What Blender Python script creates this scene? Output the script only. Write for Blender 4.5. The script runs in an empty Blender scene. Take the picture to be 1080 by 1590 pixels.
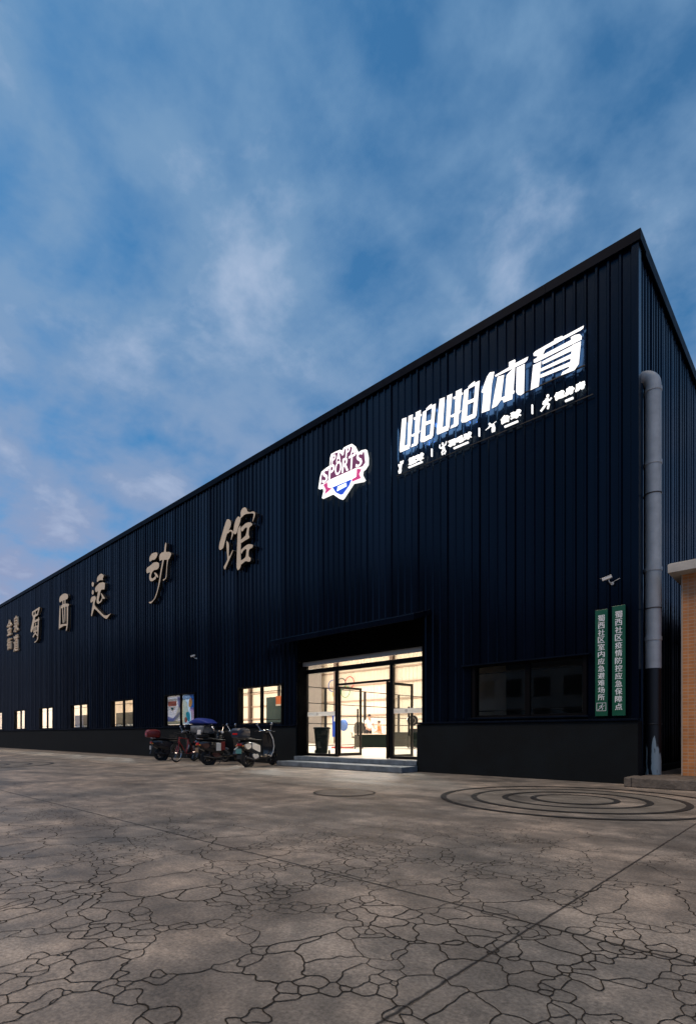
import bpy, bmesh, math, random
from math import sin, cos, pi, radians as R
from mathutils import Vector as V, Matrix
random.seed(7)
S = bpy.context.scene
COL = S.collection

# ------------------------------------------------------------------ camera
cd = bpy.data.cameras.new('camera'); cam = bpy.data.objects.new('camera', cd); COL.objects.link(cam)
cam.location = (2.789, -11.004, 0.937)
cam.rotation_euler = (R(90), 0, math.atan2(0.68004, 0.73318))
cd.sensor_fit = 'HORIZONTAL'; cd.sensor_width = 36; cd.lens = 36 * 819 / 1080
cd.shift_y = 346 / 1080
cd.clip_start = 0.05; cd.clip_end = 2000
S.camera = cam
S.view_settings.view_transform = 'Standard'; S.view_settings.look = 'None'
S.view_settings.exposure = 0.0; S.view_settings.gamma = 1
S.render.engine = 'CYCLES'
S.cycles.max_bounces = 8; S.cycles.transparent_max_bounces = 24; S.cycles.diffuse_bounces = 4
S.cycles.use_denoising = True
S.cycles.sample_clamp_indirect = 6

# ------------------------------------------------------------------ sky and sun
SUN_EL, SUN_AZ = R(54), R(213)      # azimuth measured clockwise from +Y: soft light from the front left of the hall
W = bpy.data.worlds.new('World'); S.world = W; W.use_nodes = True
nt = W.node_tree; nt.nodes.clear()
def N(t, tp, **kw):
    n = t.nodes.new(tp)
    for k, v in kw.items():
        if k.startswith('i_'): n.inputs[k[2:].replace('_', ' ')].default_value = v
        elif k[0] == 'n' and k[1:].isdigit(): n.inputs[int(k[1:])].default_value = v
        else: setattr(n, k, v)
    return n
def ramp(t, fac, stops, interp='LINEAR'):
    n = t.nodes.new('ShaderNodeValToRGB'); e = n.color_ramp.elements; n.color_ramp.interpolation = interp
    while len(e) < len(stops): e.new(0.5)
    for i, (p, c) in enumerate(stops):
        e[i].position = p; e[i].color = (*c, 1) if hasattr(c, '__len__') else (c, c, c, 1)
    t.links.new(fac, n.inputs[0]); return n
def math_n(t, op, a, b=None, c=None, clamp=False):
    n = t.nodes.new('ShaderNodeMath'); n.operation = op; n.use_clamp = clamp
    for i, x in enumerate((a, b, c)):
        if x is None: continue
        if hasattr(x, 'links'): t.links.new(x, n.inputs[i])
        else: n.inputs[i].default_value = x
    return n.outputs[0]
def mixc(t, fac, a, b, mode='MIX'):
    n = t.nodes.new('ShaderNodeMix'); n.data_type = 'RGBA'; n.blend_type = mode
    for i, x in ((0, fac), (6, a), (7, b)):
        if hasattr(x, 'links'): t.links.new(x, n.inputs[i])
        else: n.inputs[i].default_value = x if (i == 0 or len(x) == 4) else (*x, 1)
    return n.outputs[2]
L = nt.links.new
tc = N(nt, 'ShaderNodeTexCoord')
sep = N(nt, 'ShaderNodeSeparateXYZ'); L(tc.outputs['Generated'], sep.inputs[0])
sky = N(nt, 'ShaderNodeTexSky', sky_type='NISHITA', sun_disc=False, sun_elevation=SUN_EL, sun_rotation=SUN_AZ, altitude=100, air_density=1.0, dust_density=0.6, ozone_density=2.0)
zz = math_n(nt, 'MAXIMUM', sep.outputs[2], 0.0)
den = math_n(nt, 'ADD', zz, 0.22)
ux = math_n(nt, 'DIVIDE', sep.outputs[0], den); uy = math_n(nt, 'DIVIDE', sep.outputs[1], den)
cmb = N(nt, 'ShaderNodeCombineXYZ'); L(ux, cmb.inputs[0]); L(uy, cmb.inputs[1])
n1 = N(nt, 'ShaderNodeTexNoise', i_Scale=3.2, i_Detail=9.0, i_Roughness=0.58, i_Distortion=0.15); L(cmb.outputs[0], n1.inputs['Vector'])
n2 = N(nt, 'ShaderNodeTexNoise', i_Scale=1.1, i_Detail=3.0); L(cmb.outputs[0], n2.inputs['Vector'])
n3 = N(nt, 'ShaderNodeTexNoise', i_Scale=6.5, i_Detail=8.0, i_Roughness=0.56, i_Distortion=0.1); L(cmb.outputs[0], n3.inputs['Vector'])
s1 = math_n(nt, 'ADD', math_n(nt, 'MULTIPLY', n1.outputs[0], 0.56), math_n(nt, 'ADD', math_n(nt, 'MULTIPLY', n2.outputs[0], 0.30), math_n(nt, 'MULTIPLY', n3.outputs[0], 0.48)))
low = math_n(nt, 'MULTIPLY', math_n(nt, 'POWER', math_n(nt, 'SUBTRACT', 1.0, zz), 3.0), 0.26)
dens = math_n(nt, 'ADD', s1, low)
cf = ramp(nt, dens, [(0.56, 0.10), (0.65, 0.42), (0.75, 0.80), (0.86, 1.0)])
clr = ramp(nt, zz, [(0.0, (0.31, 0.35, 0.53)), (0.25, (0.28, 0.345, 0.54)), (0.6, (0.22, 0.355, 0.55)), (1.0, (0.14, 0.31, 0.52))])
puff = ramp(nt, n1.outputs[0], [(0.55, 0.0), (0.72, 0.62)])
ccol = mixc(nt, puff.outputs[0], clr.outputs[0], (0.52, 0.60, 0.78))
skyS = mixc(nt, 1.0, sky.outputs[0], (0.036, 0.104, 0.132), 'MULTIPLY')
allc = mixc(nt, cf.outputs[0], skyS, ccol)
top = ramp(nt, zz, [(0.85, 0.0), (0.96, 1.0)])          # bright warm zenith patch, added out of view to light the ground
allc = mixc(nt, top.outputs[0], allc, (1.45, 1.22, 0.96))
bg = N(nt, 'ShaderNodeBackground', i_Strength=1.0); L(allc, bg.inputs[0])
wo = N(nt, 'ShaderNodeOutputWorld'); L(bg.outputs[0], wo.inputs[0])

sd = bpy.data.lights.new('sun', 'SUN'); sd.energy = 1.5; sd.angle = R(20); sd.color = (1.0, 0.72, 0.48)
sun = bpy.data.objects.new('sun', sd); COL.objects.link(sun)
sdir = V((sin(SUN_AZ) * cos(SUN_EL), cos(SUN_AZ) * cos(SUN_EL), sin(SUN_EL)))
sun.rotation_euler = sdir.to_track_quat('Z', 'Y').to_euler()

# ------------------------------------------------------------------ materials
MATS = {}
def mat(name, col, rough=0.5, metal=0.0, var=0.0, vscale=4.0, bump=0.0, bscale=30.0, emit=0.0, spec=0.5, coat=0.0):
    if name in MATS: return MATS[name]
    m = bpy.data.materials.new(name); m.use_nodes = True; t = m.node_tree; b = t.nodes['Principled BSDF']
    b.inputs['Base Color'].default_value = (*col, 1); b.inputs['Roughness'].default_value = rough
    b.inputs['Metallic'].default_value = metal; b.inputs['Specular IOR Level'].default_value = spec
    b.inputs['Coat Weight'].default_value = coat
    if var or bump:
        g = N(t, 'ShaderNodeTexCoord')
        n = N(t, 'ShaderNodeTexNoise', i_Scale=vscale, i_Detail=6.0, i_Roughness=0.6); t.links.new(g.outputs['Object'], n.inputs['Vector'])
        if var:
            lo = tuple(c * (1 - var) for c in col); hi = tuple(min(1, c * (1 + var)) for c in col)
            r = ramp(t, n.outputs[0], [(0.3, lo), (0.7, hi)]); t.links.new(r.outputs[0], b.inputs['Base Color'])
            rr = math_n(t, 'MULTIPLY_ADD', n.outputs[0], 0.25, rough - 0.12, True); t.links.new(rr, b.inputs['Roughness'])
        if bump:
            n2_ = N(t, 'ShaderNodeTexNoise', i_Scale=bscale, i_Detail=5.0); t.links.new(g.outputs['Object'], n2_.inputs['Vector'])
            bp = N(t, 'ShaderNodeBump', i_Strength=bump, i_Distance=0.02); t.links.new(n2_.outputs[0], bp.inputs['Height']); t.links.new(bp.outputs[0], b.inputs['Normal'])
    if emit:
        b.inputs['Emission Color'].default_value = (*col, 1); b.inputs['Emission Strength'].default_value = emit
    MATS[name] = m; return m
def glass_mat(name, tint=(0.93, 0.95, 0.94), frost=0.0):
    m = bpy.data.materials.new(name); m.use_nodes = True; t = m.node_tree; t.nodes.clear()
    o = N(t, 'ShaderNodeOutputMaterial'); tr = N(t, 'ShaderNodeBsdfTransparent'); tr.inputs[0].default_value = (*tint, 1)
    gl = N(t, 'ShaderNodeBsdfGlossy', i_Roughness=0.02); fr = N(t, 'ShaderNodeFresnel'); gm = N(t, 'ShaderNodeNewGeometry')
    t.links.new(math_n(t, 'MULTIPLY_ADD', gm.outputs['Backfacing'], 1 / 1.5 - 1.5, 1.5), fr.inputs['IOR'])
    mx = N(t, 'ShaderNodeMixShader'); t.links.new(fr.outputs[0], mx.inputs[0]); t.links.new(tr.outputs[0], mx.inputs[1]); t.links.new(gl.outputs[0], mx.inputs[2])
    t.links.new(mx.outputs[0], o.inputs[0]); MATS[name] = m; return m
GLASS = glass_mat('window_glass')
def translucent(name, col, k=0.6):
    if name in MATS: return MATS[name]
    m = bpy.data.materials.new(name); m.use_nodes = True; t = m.node_tree; t.nodes.clear()
    o = N(t, 'ShaderNodeOutputMaterial'); a = N(t, 'ShaderNodeBsdfDiffuse'); b = N(t, 'ShaderNodeBsdfTranslucent')
    a.inputs[0].default_value = (*col, 1); b.inputs[0].default_value = (*col, 1)
    mx = N(t, 'ShaderNodeMixShader'); mx.inputs[0].default_value = k
    t.links.new(a.outputs[0], mx.inputs[1]); t.links.new(b.outputs[0], mx.inputs[2]); t.links.new(mx.outputs[0], o.inputs[0])
    MATS[name] = m; return m

def cladding_mat():
    m = bpy.data.materials.new('dark_navy_cladding'); m.use_nodes = True; t = m.node_tree; b = t.nodes['Principled BSDF']
    g = N(t, 'ShaderNodeTexCoord')
    mp = N(t, 'ShaderNodeMapping'); mp.inputs['Scale'].default_value = (2.2, 2.2, 0.05); t.links.new(g.outputs['Object'], mp.inputs[0])
    n = N(t, 'ShaderNodeTexNoise', i_Scale=2.0, i_Detail=6.0); t.links.new(mp.outputs[0], n.inputs['Vector'])
    r = ramp(t, n.outputs[0], [(0.3, (0.0012, 0.0024, 0.006)), (0.7, (0.0024, 0.0044, 0.011))]); t.links.new(r.outputs[0], b.inputs['Base Color'])
    mp2 = N(t, 'ShaderNodeMapping'); mp2.inputs['Scale'].default_value = (1, 1, 0.25); t.links.new(g.outputs['Object'], mp2.inputs[0])
    nd = N(t, 'ShaderNodeTexNoise', i_Scale=1.4, i_Detail=7.0, i_Roughness=0.65); t.links.new(mp2.outputs[0], nd.inputs['Vector'])
    t.links.new(math_n(t, 'MULTIPLY_ADD', nd.outputs[0], 0.18, 0.10, True), b.inputs['Roughness'])
    sx_ = N(t, 'ShaderNodeSeparateXYZ'); t.links.new(g.outputs['Object'], sx_.inputs[0])       # each sheet reflects a little differently
    b.inputs['Specular Tint'].default_value = (0.42, 0.68, 1.0, 1)
    pid = math_n(t, 'FLOOR', math_n(t, 'DIVIDE', math_n(t, 'ADD', sx_.outputs[0], sx_.outputs[1]), 0.86))
    wn = N(t, 'ShaderNodeTexWhiteNoise', noise_dimensions='1D'); t.links.new(pid, wn.inputs['W'])
    t.links.new(math_n(t, 'MULTIPLY_ADD', wn.outputs['Value'], 0.16, 0.13), b.inputs['Specular IOR Level'])
    bp = N(t, 'ShaderNodeBump', i_Strength=0.25, i_Distance=0.03); t.links.new(nd.outputs[0], bp.inputs['Height']); t.links.new(bp.outputs[0], b.inputs['Normal'])
    MATS['cladding'] = m; return m
CLAD = cladding_mat()
TRIM = mat('trim_navy', (0.004, 0.007, 0.014), 0.4, var=0.3, vscale=3, spec=0.02)
PLAST = mat('plinth_paint', (0.0042, 0.0068, 0.0088), 0.8, var=0.45, vscale=1.4, bump=0.3, bscale=60, spec=0.2)
MATT = mat('matt_black', (0.0025, 0.0025, 0.003), 0.95, spec=0.02)
BLK = mat('black_frame', (0.003, 0.003, 0.004), 0.45, spec=0.2)
TAN = mat('tan_letter', (0.84, 0.68, 0.48), 0.5, var=0.08, vscale=3)
TANS = mat('letter_return', (0.02, 0.018, 0.016), 0.6)
CREAM = mat('cream_panel', (0.80, 0.68, 0.55), 0.6, var=0.05, vscale=2)
STEEL = mat('brown_steel', (0.15, 0.095, 0.07), 0.5, var=0.1)
CONC = mat('step_concrete', (0.13, 0.16, 0.19), 0.6, var=0.35, vscale=5, bump=0.3)
RUB = mat('rubber', (0.012, 0.012, 0.013), 0.75, var=0.2)
BPL = mat('black_plastic', (0.006, 0.006, 0.007), 0.45, var=0.2, spec=0.3)
CHR = mat('chrome', (0.6, 0.6, 0.62), 0.18, metal=1.0)
DMET = mat('dark_metal', (0.05, 0.05, 0.055), 0.4, metal=0.8)
WPNT = mat('white_paint', (0.72, 0.70, 0.66), 0.3, var=0.06, coat=0.3)
RPNT = mat('red_paint', (0.32, 0.012, 0.015), 0.3, var=0.1, coat=0.4)
BPNT = mat('black_paint', (0.010, 0.011, 0.014), 0.25, coat=0.4)
REDL = mat('red_lens', (0.55, 0.015, 0.015), 0.2)
MIRR = mat('mirror_glass', (0.8, 0.85, 0.9), 0.05, metal=1.0)

# ------------------------------------------------------------------ mesh helpers
class MB:
    def __init__(s): s.v = []; s.f = []
    def add(s, vs, fs):
        k = len(s.v); s.v += [tuple(p) for p in vs]; s.f += [tuple(i + k for i in f) for f in fs]; return s
    def box(s, x0, x1, y0, y1, z0, z1):
        return s.add([(x, y, z) for x in (x0, x1) for y in (y0, y1) for z in (z0, z1)],
                     [(0, 1, 3, 2), (4, 6, 7, 5), (0, 4, 5, 1), (2, 3, 7, 6), (0, 2, 6, 4), (1, 5, 7, 3)])
    def hexa(s, b, t): # 4 bottom pts, 4 top pts
        return s.add(list(b) + list(t), [(3, 2, 1, 0), (4, 5, 6, 7), (0, 1, 5, 4), (1, 2, 6, 5), (2, 3, 7, 6), (3, 0, 4, 7)])
    def obox(s, c, d, rz=0, ry=0):
        M = Matrix.Rotation(rz, 3, 'Z') @ Matrix.Rotation(ry, 3, 'Y'); c = V(c)
        vs = [c + M @ V((x * d[0] / 2, y * d[1] / 2, z * d[2] / 2)) for x in (-1, 1) for y in (-1, 1) for z in (-1, 1)]
        return s.add(vs, [(0, 1, 3, 2), (4, 6, 7, 5), (0, 4, 5, 1), (2, 3, 7, 6), (0, 2, 6, 4), (1, 5, 7, 3)])
    def rings(s, rs, closed=False, caps=True):
        n = len(rs[0]); k = [p for r in rs for p in r]; f = []
        m = len(rs)
        for i in range(m if closed else m - 1):
            j = (i + 1) % m
            for a in range(n):
                b = (a + 1) % n; f.append((i * n + a, i * n + b, j * n + b, j * n + a))
        if caps and not closed: f.append(tuple(range(n - 1, -1, -1))); f.append(tuple((m - 1) * n + a for a in range(n)))
        return s.add(k, f)
    def tube(s, pts, r, n=8, closed=False):
        pts = [V(p) for p in pts]; rs = []; m = len(pts); up = None
        rr = r if hasattr(r, '__len__') else [r] * m
        for i, p in enumerate(pts):
            d = (pts[(i + 1) % m] - pts[i - 1]) if closed else (pts[min(i + 1, m - 1)] - pts[max(i - 1, 0)])
            d.normalize()
            if up is None: up = V((0, 0, 1)) if abs(d.z) < 0.9 else V((1, 0, 0))
            a = d.cross(up)
            if a.length < 1e-4: a = d.cross(V((0.3, 1, 0.2)))
            a.normalize(); b = a.cross(d); b.normalize(); up = b
            rs.append([p + (a * cos(2 * pi * k / n) + b * sin(2 * pi * k / n)) * rr[i] for k in range(n)])
        return s.rings(rs, closed)
    def cyl(s, a, b, r, n=16): return s.tube([a, b], r, n)
    def torus(s, c, axis, Rr, r, n=28, m=8, a0=0, a1=2 * pi):
        q = V(axis).to_track_quat('Z', 'Y'); c = V(c); full = abs(a1 - a0 - 2 * pi) < 1e-5
        k = n if full else n + 1; rs = []
        for i in range(k):
            t = a0 + (a1 - a0) * i / n
            rs.append([c + q @ V(((Rr + r * cos(u)) * cos(t), (Rr + r * cos(u)) * sin(t), r * sin(u))) for u in [2 * pi * j / m for j in range(m)]])
        return s.rings(rs, full)
    def ball(s, c, rad, n=14, m=9):
        rad = rad if hasattr(rad, '__len__') else (rad,) * 3
        return s.rings([[(c[0] + rad[0] * sin(t) * cos(p), c[1] + rad[1] * sin(t) * sin(p), c[2] + rad[2] * cos(t)) for p in [2 * pi * j / n for j in range(n)]]
                        for t in [pi * (0.02 + 0.96 * i / m) for i in range(m + 1)]])
    def loft(s, secs, n=16, e=3.0):  # sections along x: (x, half width, z0, z1) super-ellipse
        rs = []
        for x, w, z0, z1 in secs:
            cz, h = (z0 + z1) / 2, (z1 - z0) / 2; r_ = []
            for k in range(n):
                t = 2 * pi * k / n; c_, s_ = cos(t), sin(t)
                r_.append((x, w * math.copysign(abs(c_) ** (2 / e), c_), cz + h * math.copysign(abs(s_) ** (2 / e), s_)))
            rs.append(r_)
        return s.rings(rs)
    def prism(s, poly, fn, d0, d1): # poly 2-D, fn(u, v, d) -> 3-D
        n = len(poly)
        a = sum(poly[i][0] * poly[(i + 1) % n][1] - poly[(i + 1) % n][0] * poly[i][1] for i in range(n))
        if a < 0: poly = poly[::-1]
        tri = tess(poly)
        s.add([fn(u, v, d0) for u, v in poly] + [fn(u, v, d1) for u, v in poly],
              [tuple(t[::-1]) for t in tri] + [tuple(i + n for i in t) for t in tri] + [(i, (i + 1) % n, (i + 1) % n + n, i + n) for i in range(n)])
        s.nside = n; return s
    def face(s, pts): return s.add(pts, [tuple(range(len(pts)))])
    def build(s, name, m, parent=None, smooth=False, bevel=0.0, seg=2, loc=None):
        me = bpy.data.meshes.new(name); me.from_pydata(s.v, [], s.f); me.update()
        bm = bmesh.new(); bm.from_mesh(me); bmesh.ops.recalc_face_normals(bm, faces=bm.faces); bm.to_mesh(me); bm.free()
        o = bpy.data.objects.new(name, me); COL.objects.link(o)
        if m: me.materials.append(m)
        if parent: o.parent = parent
        if loc is not None: o.location = loc
        if smooth:
            me.shade_smooth() if hasattr(me, 'shade_smooth') else None
            me.set_sharp_from_angle(angle=R(40))
        if bevel:
            b = o.modifiers.new('bevel', 'BEVEL'); b.width = bevel; b.segments = seg; b.limit_method = 'ANGLE'; b.angle_limit = R(40)
        return o
def tess(poly):
    from mathutils.geometry import tessellate_polygon
    return [tuple(t) for t in tessellate_polygon([[V((u, v, 0)) for u, v in poly]])]
def smooth_poly(p, k=4):
    n = len(p); out = []
    for i in range(n):
        a, b, c, d = (V(p[(i + j) % n]) for j in (-1, 0, 1, 2))
        for q in range(k):
            t = q / k
            out.append(tuple(0.5 * ((2 * b) + (c - a) * t + (2 * a - 5 * b + 4 * c - d) * t * t + (3 * b - a - 3 * c + d) * t ** 3)))
    return out
def tag(o, label=None, cat=None, group=None, kind=None):
    if label: o['label'] = label
    if cat: o['category'] = cat
    if group: o['group'] = group
    if kind: o['kind'] = kind
    return o
def thing(name, label, cat, loc=(0, 0, 0), rz=0.0, group=None):
    o = bpy.data.objects.new(name, None); COL.objects.link(o); o.location = loc; o.rotation_euler = (0, 0, rz); o.empty_display_size = 0.2
    return tag(o, label, cat, group)
def text_mb(s, size, bold=0.0, extrude=0.01, shear=0.0, sx=1.0):
    cu = bpy.data.curves.new('t', 'FONT'); cu.body = s; cu.size = size; cu.offset = bold; cu.extrude = extrude; cu.shear = shear
    cu.align_x = 'CENTER'; cu.align_y = 'CENTER'; cu.resolution_u = 3
    o = bpy.data.objects.new('t', cu); COL.objects.link(o); bpy.context.view_layer.update()
    dg = bpy.context.evaluated_depsgraph_get(); me = bpy.data.meshes.new_from_object(o.evaluated_get(dg))
    m = MB(); m.v = [(v.co.x * sx, v.co.y, v.co.z) for v in me.vertices]; m.f = [tuple(p.vertices) for p in me.polygons]
    bpy.data.objects.remove(o); bpy.data.curves.remove(cu); bpy.data.meshes.remove(me); return m
def heavy(m, d, dz):   # a heavier weight: the same glyph laid three times, a hair apart
    o = MB()
    for k, (dx, dy) in enumerate(((-d, -d * 0.4), (0, d * 0.4), (d, 0))): o.add([(x + dx, y + dy, z + dz * k) for x, y, z in m.v], m.f)
    return o
def fit(m, x0, x1, z0, z1, y, depth):  # place a text mesh into a facade rectangle (facing -Y)
    xs = [p[0] for p in m.v]; ys = [p[1] for p in m.v]; zs = [p[2] for p in m.v]
    ax, bx, ay, by, az, bz = min(xs), max(xs), min(ys), max(ys), min(zs), max(zs)
    m.v = [(x0 + (p[0] - ax) / (bx - ax) * (x1 - x0), y - (p[2] - az) / (bz - az) * depth, z0 + (p[1] - ay) / (by - ay) * (z1 - z0)) for p in m.v]
    return m
FAC = lambda u, v, d: (u, -d, v)      # facade plane: u = x, v = z, d = distance out of the wall
# ------------------------------------------------------------------ ground
def ground_mat():
    m = bpy.data.materials.new('cracked_concrete'); m.use_nodes = True; t = m.node_tree; b = t.nodes['Principled BSDF']; l = t.links.new
    g = N(t, 'ShaderNodeTexCoord'); P = g.outputs['Object']
    def noise(sc, det=6.0, rough=0.6, dist=0.0, vec=P):
        n = N(t, 'ShaderNodeTexNoise', i_Scale=sc, i_Detail=det, i_Roughness=rough, i_Distortion=dist); l(vec, n.inputs['Vector']); return n
    nb = noise(0.35, 5); nm = noise(1.3, 10, 0.72); nf = noise(60, 5, 0.75); nstain = noise(0.55, 7, 0.6, 0.6)
    base = ramp(t, nm.outputs[0], [(0.34, (0.120, 0.114, 0.104)), (0.5, (0.222, 0.203, 0.180)), (0.64, (0.40, 0.352, 0.30))]).outputs[0]
    warm = ramp(t, nb.outputs[0], [(0.35, (0.72, 0.74, 0.76)), (0.65, (1.12, 1.04, 0.98))]).outputs[0]
    base = mixc(t, 1.0, base, warm, 'MULTIPLY')
    st = ramp(t, nstain.outputs[0], [(0.32, 0.62), (0.46, 1.0)]).outputs[0]
    base = mixc(t, 1.0, base, st, 'MULTIPLY')
    # long scuffed streaks
    mp = N(t, 'ShaderNodeMapping'); mp.inputs['Rotation'].default_value = (0, 0, R(20)); mp.inputs['Scale'].default_value = (0.5, 3.5, 1); l(P, mp.inputs[0])
    ns = noise(1.0, 6, 0.6, 0, mp.outputs[0])
    sk = ramp(t, ns.outputs[0], [(0.35, 0.82), (0.65, 1.15)]).outputs[0]
    base = mixc(t, 1.0, base, sk, 'MULTIPLY')
    gr = ramp(t, nf.outputs[0], [(0.32, 0.55), (0.68, 1.42)]).outputs[0]
    base = mixc(t, 1.0, base, gr, 'MULTIPLY')
    # cracks
    sp = N(t, 'ShaderNodeSeparateXYZ'); l(P, sp.inputs[0]); nw2 = noise(14, 3, 0.6)
    def line(d, w):
        n = N(t, 'ShaderNodeMapRange', interpolation_type='SMOOTHSTEP'); l(d, n.inputs[0]); n.inputs[1].default_value = 0
        n.inputs[2].default_value = w; n.inputs[3].default_value = 1; n.inputs[4].default_value = 0; return n.outputs[0]
    # saw-cut joints
    wob = math_n(t, 'MULTIPLY', math_n(t, 'SUBTRACT', nw2.outputs[0], 0.5), 0.02)
    jx = math_n(t, 'ABSOLUTE', math_n(t, 'ADD', math_n(t, 'SUBTRACT', sp.outputs[0], 1.70), wob))
    jy = math_n(t, 'ABSOLUTE', math_n(t, 'ADD', math_n(t, 'SUBTRACT', sp.outputs[1], -8.46), wob))
    jn = math_n(t, 'MAXIMUM', line(jx, 0.012), line(jy, 0.018))
    al = jn
    col = mixc(t, math_n(t, 'MULTIPLY', al, 0.95), base, (0.012, 0.011, 0.010))
    l(col, b.inputs['Base Color'])
    l(math_n(t, 'MULTIPLY_ADD', nm.outputs[0], 0.45, 0.36, True), b.inputs['Roughness'])
    b.inputs['Specular IOR Level'].default_value = 0.35
    h = math_n(t, 'ADD', math_n(t, 'MULTIPLY', al, -1.0), math_n(t, 'ADD', math_n(t, 'MULTIPLY', nf.outputs[0], 0.16), math_n(t, 'MULTIPLY', nm.outputs[0], 0.5)))
    bp = N(t, 'ShaderNodeBump', i_Strength=0.6, i_Distance=0.02); l(h, bp.inputs['Height']); l(bp.outputs[0], b.inputs['Normal'])
    return m
GM = ground_mat()
g = MB(); g.add([(-300, -300, 0), (300, -300, 0), (300, 300, 0), (-300, 300, 0)], [(0, 1, 2, 3)])
tag(g.build('ground', GM), kind='structure')

# the broken-up slab: big plates, plates split again, and chains of small fragments along their edges
def cracks():
    from mathutils import kdtree, noise as mn
    from mathutils.geometry import delaunay_2d_cdt
    rg = random.Random(11); SP = 0.040
    def inside(x, y):
        dx, dy = x - 2.789, y + 11.004; dep = -0.68 * dx + 0.733 * dy; lat = 0.733 * dx + 0.68 * dy
        return dep > 0.6 and abs(lat) < 0.75 * dep + 2.2 and dep < 10.5 and y < -2.0
    def scatter(sp, jit):
        out = []; y = -14.0
        while y < -0.8:
            x = -11.5
            while x < 8:
                px, py = x + rg.uniform(-jit, jit) * sp, y + rg.uniform(-jit, jit) * sp
                if inside(px, py): out.append((px, py))
                x += sp
            y += sp
        return out
    def tree_of(pts):
        k = kdtree.KDTree(len(pts))
        for i, p in enumerate(pts): k.insert((p[0], p[1], 0), i)
        k.balance(); return k
    big, med, sml = scatter(0.46, 0.66), scatter(0.20, 0.5), scatter(0.088, 0.46)
    kb, km, ks = tree_of(big), tree_of(med), tree_of(sml)
    split = [rg.random() < 0.30 for _ in big]
    fine = scatter(SP, 0.40); own = []
    for x, y in fine:
        w = V((x + 0.07 * mn.noise((x * 1.8, y * 1.8, 0)) + 0.018 * mn.noise((x * 8, y * 8, 2)), y + 0.07 * mn.noise((x * 1.8, y * 1.8, 7)) + 0.018 * mn.noise((x * 8, y * 8, 4)), 0))
        (_, i, d0), (_, j, d1) = kb.find_n(w, 2)
        a, b = V((*big[i], 0)), V((*big[j], 0)); edge = (d1 * d1 - d0 * d0) / (2 * (b - a).length)
        o = ('b', i)
        if split[i]: o = ('m', i, km.find(w)[1])
        q = ks.find(w)[1]; sx, sy = sml[q]
        (_, i2, e0), (_, j2, e1) = kb.find_n(V((sx, sy, 0)), 2)
        ed2 = (e1 * e1 - e0 * e0) / (2 * (V(big[i2]) - V(big[j2])).length)
        if ed2 < 0.15 * (mn.noise((sx * 1.1, sy * 1.1, 3)) + 0.22): o = ('s', q)
        own.append(o)
    vs, es, fs, *_ = delaunay_2d_cdt([V(p) for p in fine], [], [], 0, 1e-6)
    cc = []; emap = {}
    for fi, f in enumerate(fs):
        (ax, ay), (bx, by), (cx_, cy_) = (vs[k] for k in f)
        D = 2 * (ax * (by - cy_) + bx * (cy_ - ay) + cx_ * (ay - by))
        if abs(D) < 1e-9: cc.append(((ax + bx + cx_) / 3, (ay + by + cy_) / 3))
        else:
            A, B, C_ = ax * ax + ay * ay, bx * bx + by * by, cx_ * cx_ + cy_ * cy_
            u, v = (A * (by - cy_) + B * (cy_ - ay) + C_ * (ay - by)) / D, (A * (cx_ - bx) + B * (ax - cx_) + C_ * (bx - ax)) / D
            g_ = ((ax + bx + cx_) / 3, (ay + by + cy_) / 3)
            if (u - g_[0]) ** 2 + (v - g_[1]) ** 2 > 0.004: u, v = g_
            cc.append((u, v))
        for p, q in ((f[0], f[1]), (f[1], f[2]), (f[2], f[0])): emap.setdefault((min(p, q), max(p, q)), []).append(fi)
    seg = []
    for (p, q), ff in emap.items():
        if len(ff) == 2 and own[p] != own[q]: seg.append((ff[0], ff[1], own[p][0] + own[q][0]))
    nb = {}
    for a, b, _ in seg: nb.setdefault(a, []).append(b); nb.setdefault(b, []).append(a)
    pos = {k: V(cc[k]) for k in nb}
    for it in range(2):
        pos = {k: pos[k] * 0.5 + sum((pos[j] for j in nb[k]), V((0, 0))) / len(nb[k]) * 0.5 if len(nb[k]) > 1 else pos[k] for k in pos}
    m = MB()
    for a, b, ty in seg:
        p, q = pos[a], pos[b]; c = (p + q) / 2
        act = 0.55 * mn.noise((c.x * 0.33, c.y * 0.33, 1.7)) + 0.21 - 0.15 * (c.y + 7.0) - 0.02 * max(0, c.x)
        if 'm' in ty: act -= 0.12
        if act < 0.0: continue
        w = (0.0027 if 's' not in ty else 0.0022) * (0.45 + 1.3 * (mn.noise((c.x * 2.2, c.y * 2.2, 5)) * 0.5 + 0.5)) * min(1.0, 0.30 + act * 1.5)
        if ty == 'bb' : w *= 1.15
        d = (q - p); L_ = d.length
        if L_ < 1e-5: continue
        d /= L_; n_ = V((-d.y, d.x)) * w; e = d * w * 0.55; z = 0.0022 + rg.uniform(0, 0.0012)
        m.add([(*(p - e - n_ * rg.uniform(.7, 1.2)), z), (*(q + e - n_ * rg.uniform(.7, 1.2)), z), (*(q + e + n_ * rg.uniform(.7, 1.2)), z), (*(p - e + n_ * rg.uniform(.7, 1.2)), z)], [(0, 1, 2, 3)])
    tag(m.build('ground_crack', mat('crack_dirt', (0.030, 0.026, 0.022), 0.95, spec=0.1)), kind='structure')
cracks()
RINGM = mat('ring_black_paint', (0.018, 0.018, 0.019), 0.6, var=0.4, vscale=9)
RINGG = mat('ring_grey_screed', (0.16, 0.145, 0.125), 0.65, var=0.35, vscale=2.5, bump=0.3, bscale=50)
def annulus(mb, cx, cy, r0, r1, z, n=96, a0=0, a1=2 * pi):
    vs = []; 
    for i in range(n + 1):
        t = a0 + (a1 - a0) * i / n
        vs += [(cx + r0 * cos(t), cy + r0 * sin(t), z), (cx + r1 * cos(t), cy + r1 * sin(t), z)]
    return mb.add(vs, [(2 * i, 2 * i + 1, 2 * i + 3, 2 * i + 2) for i in range(n)])
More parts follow.
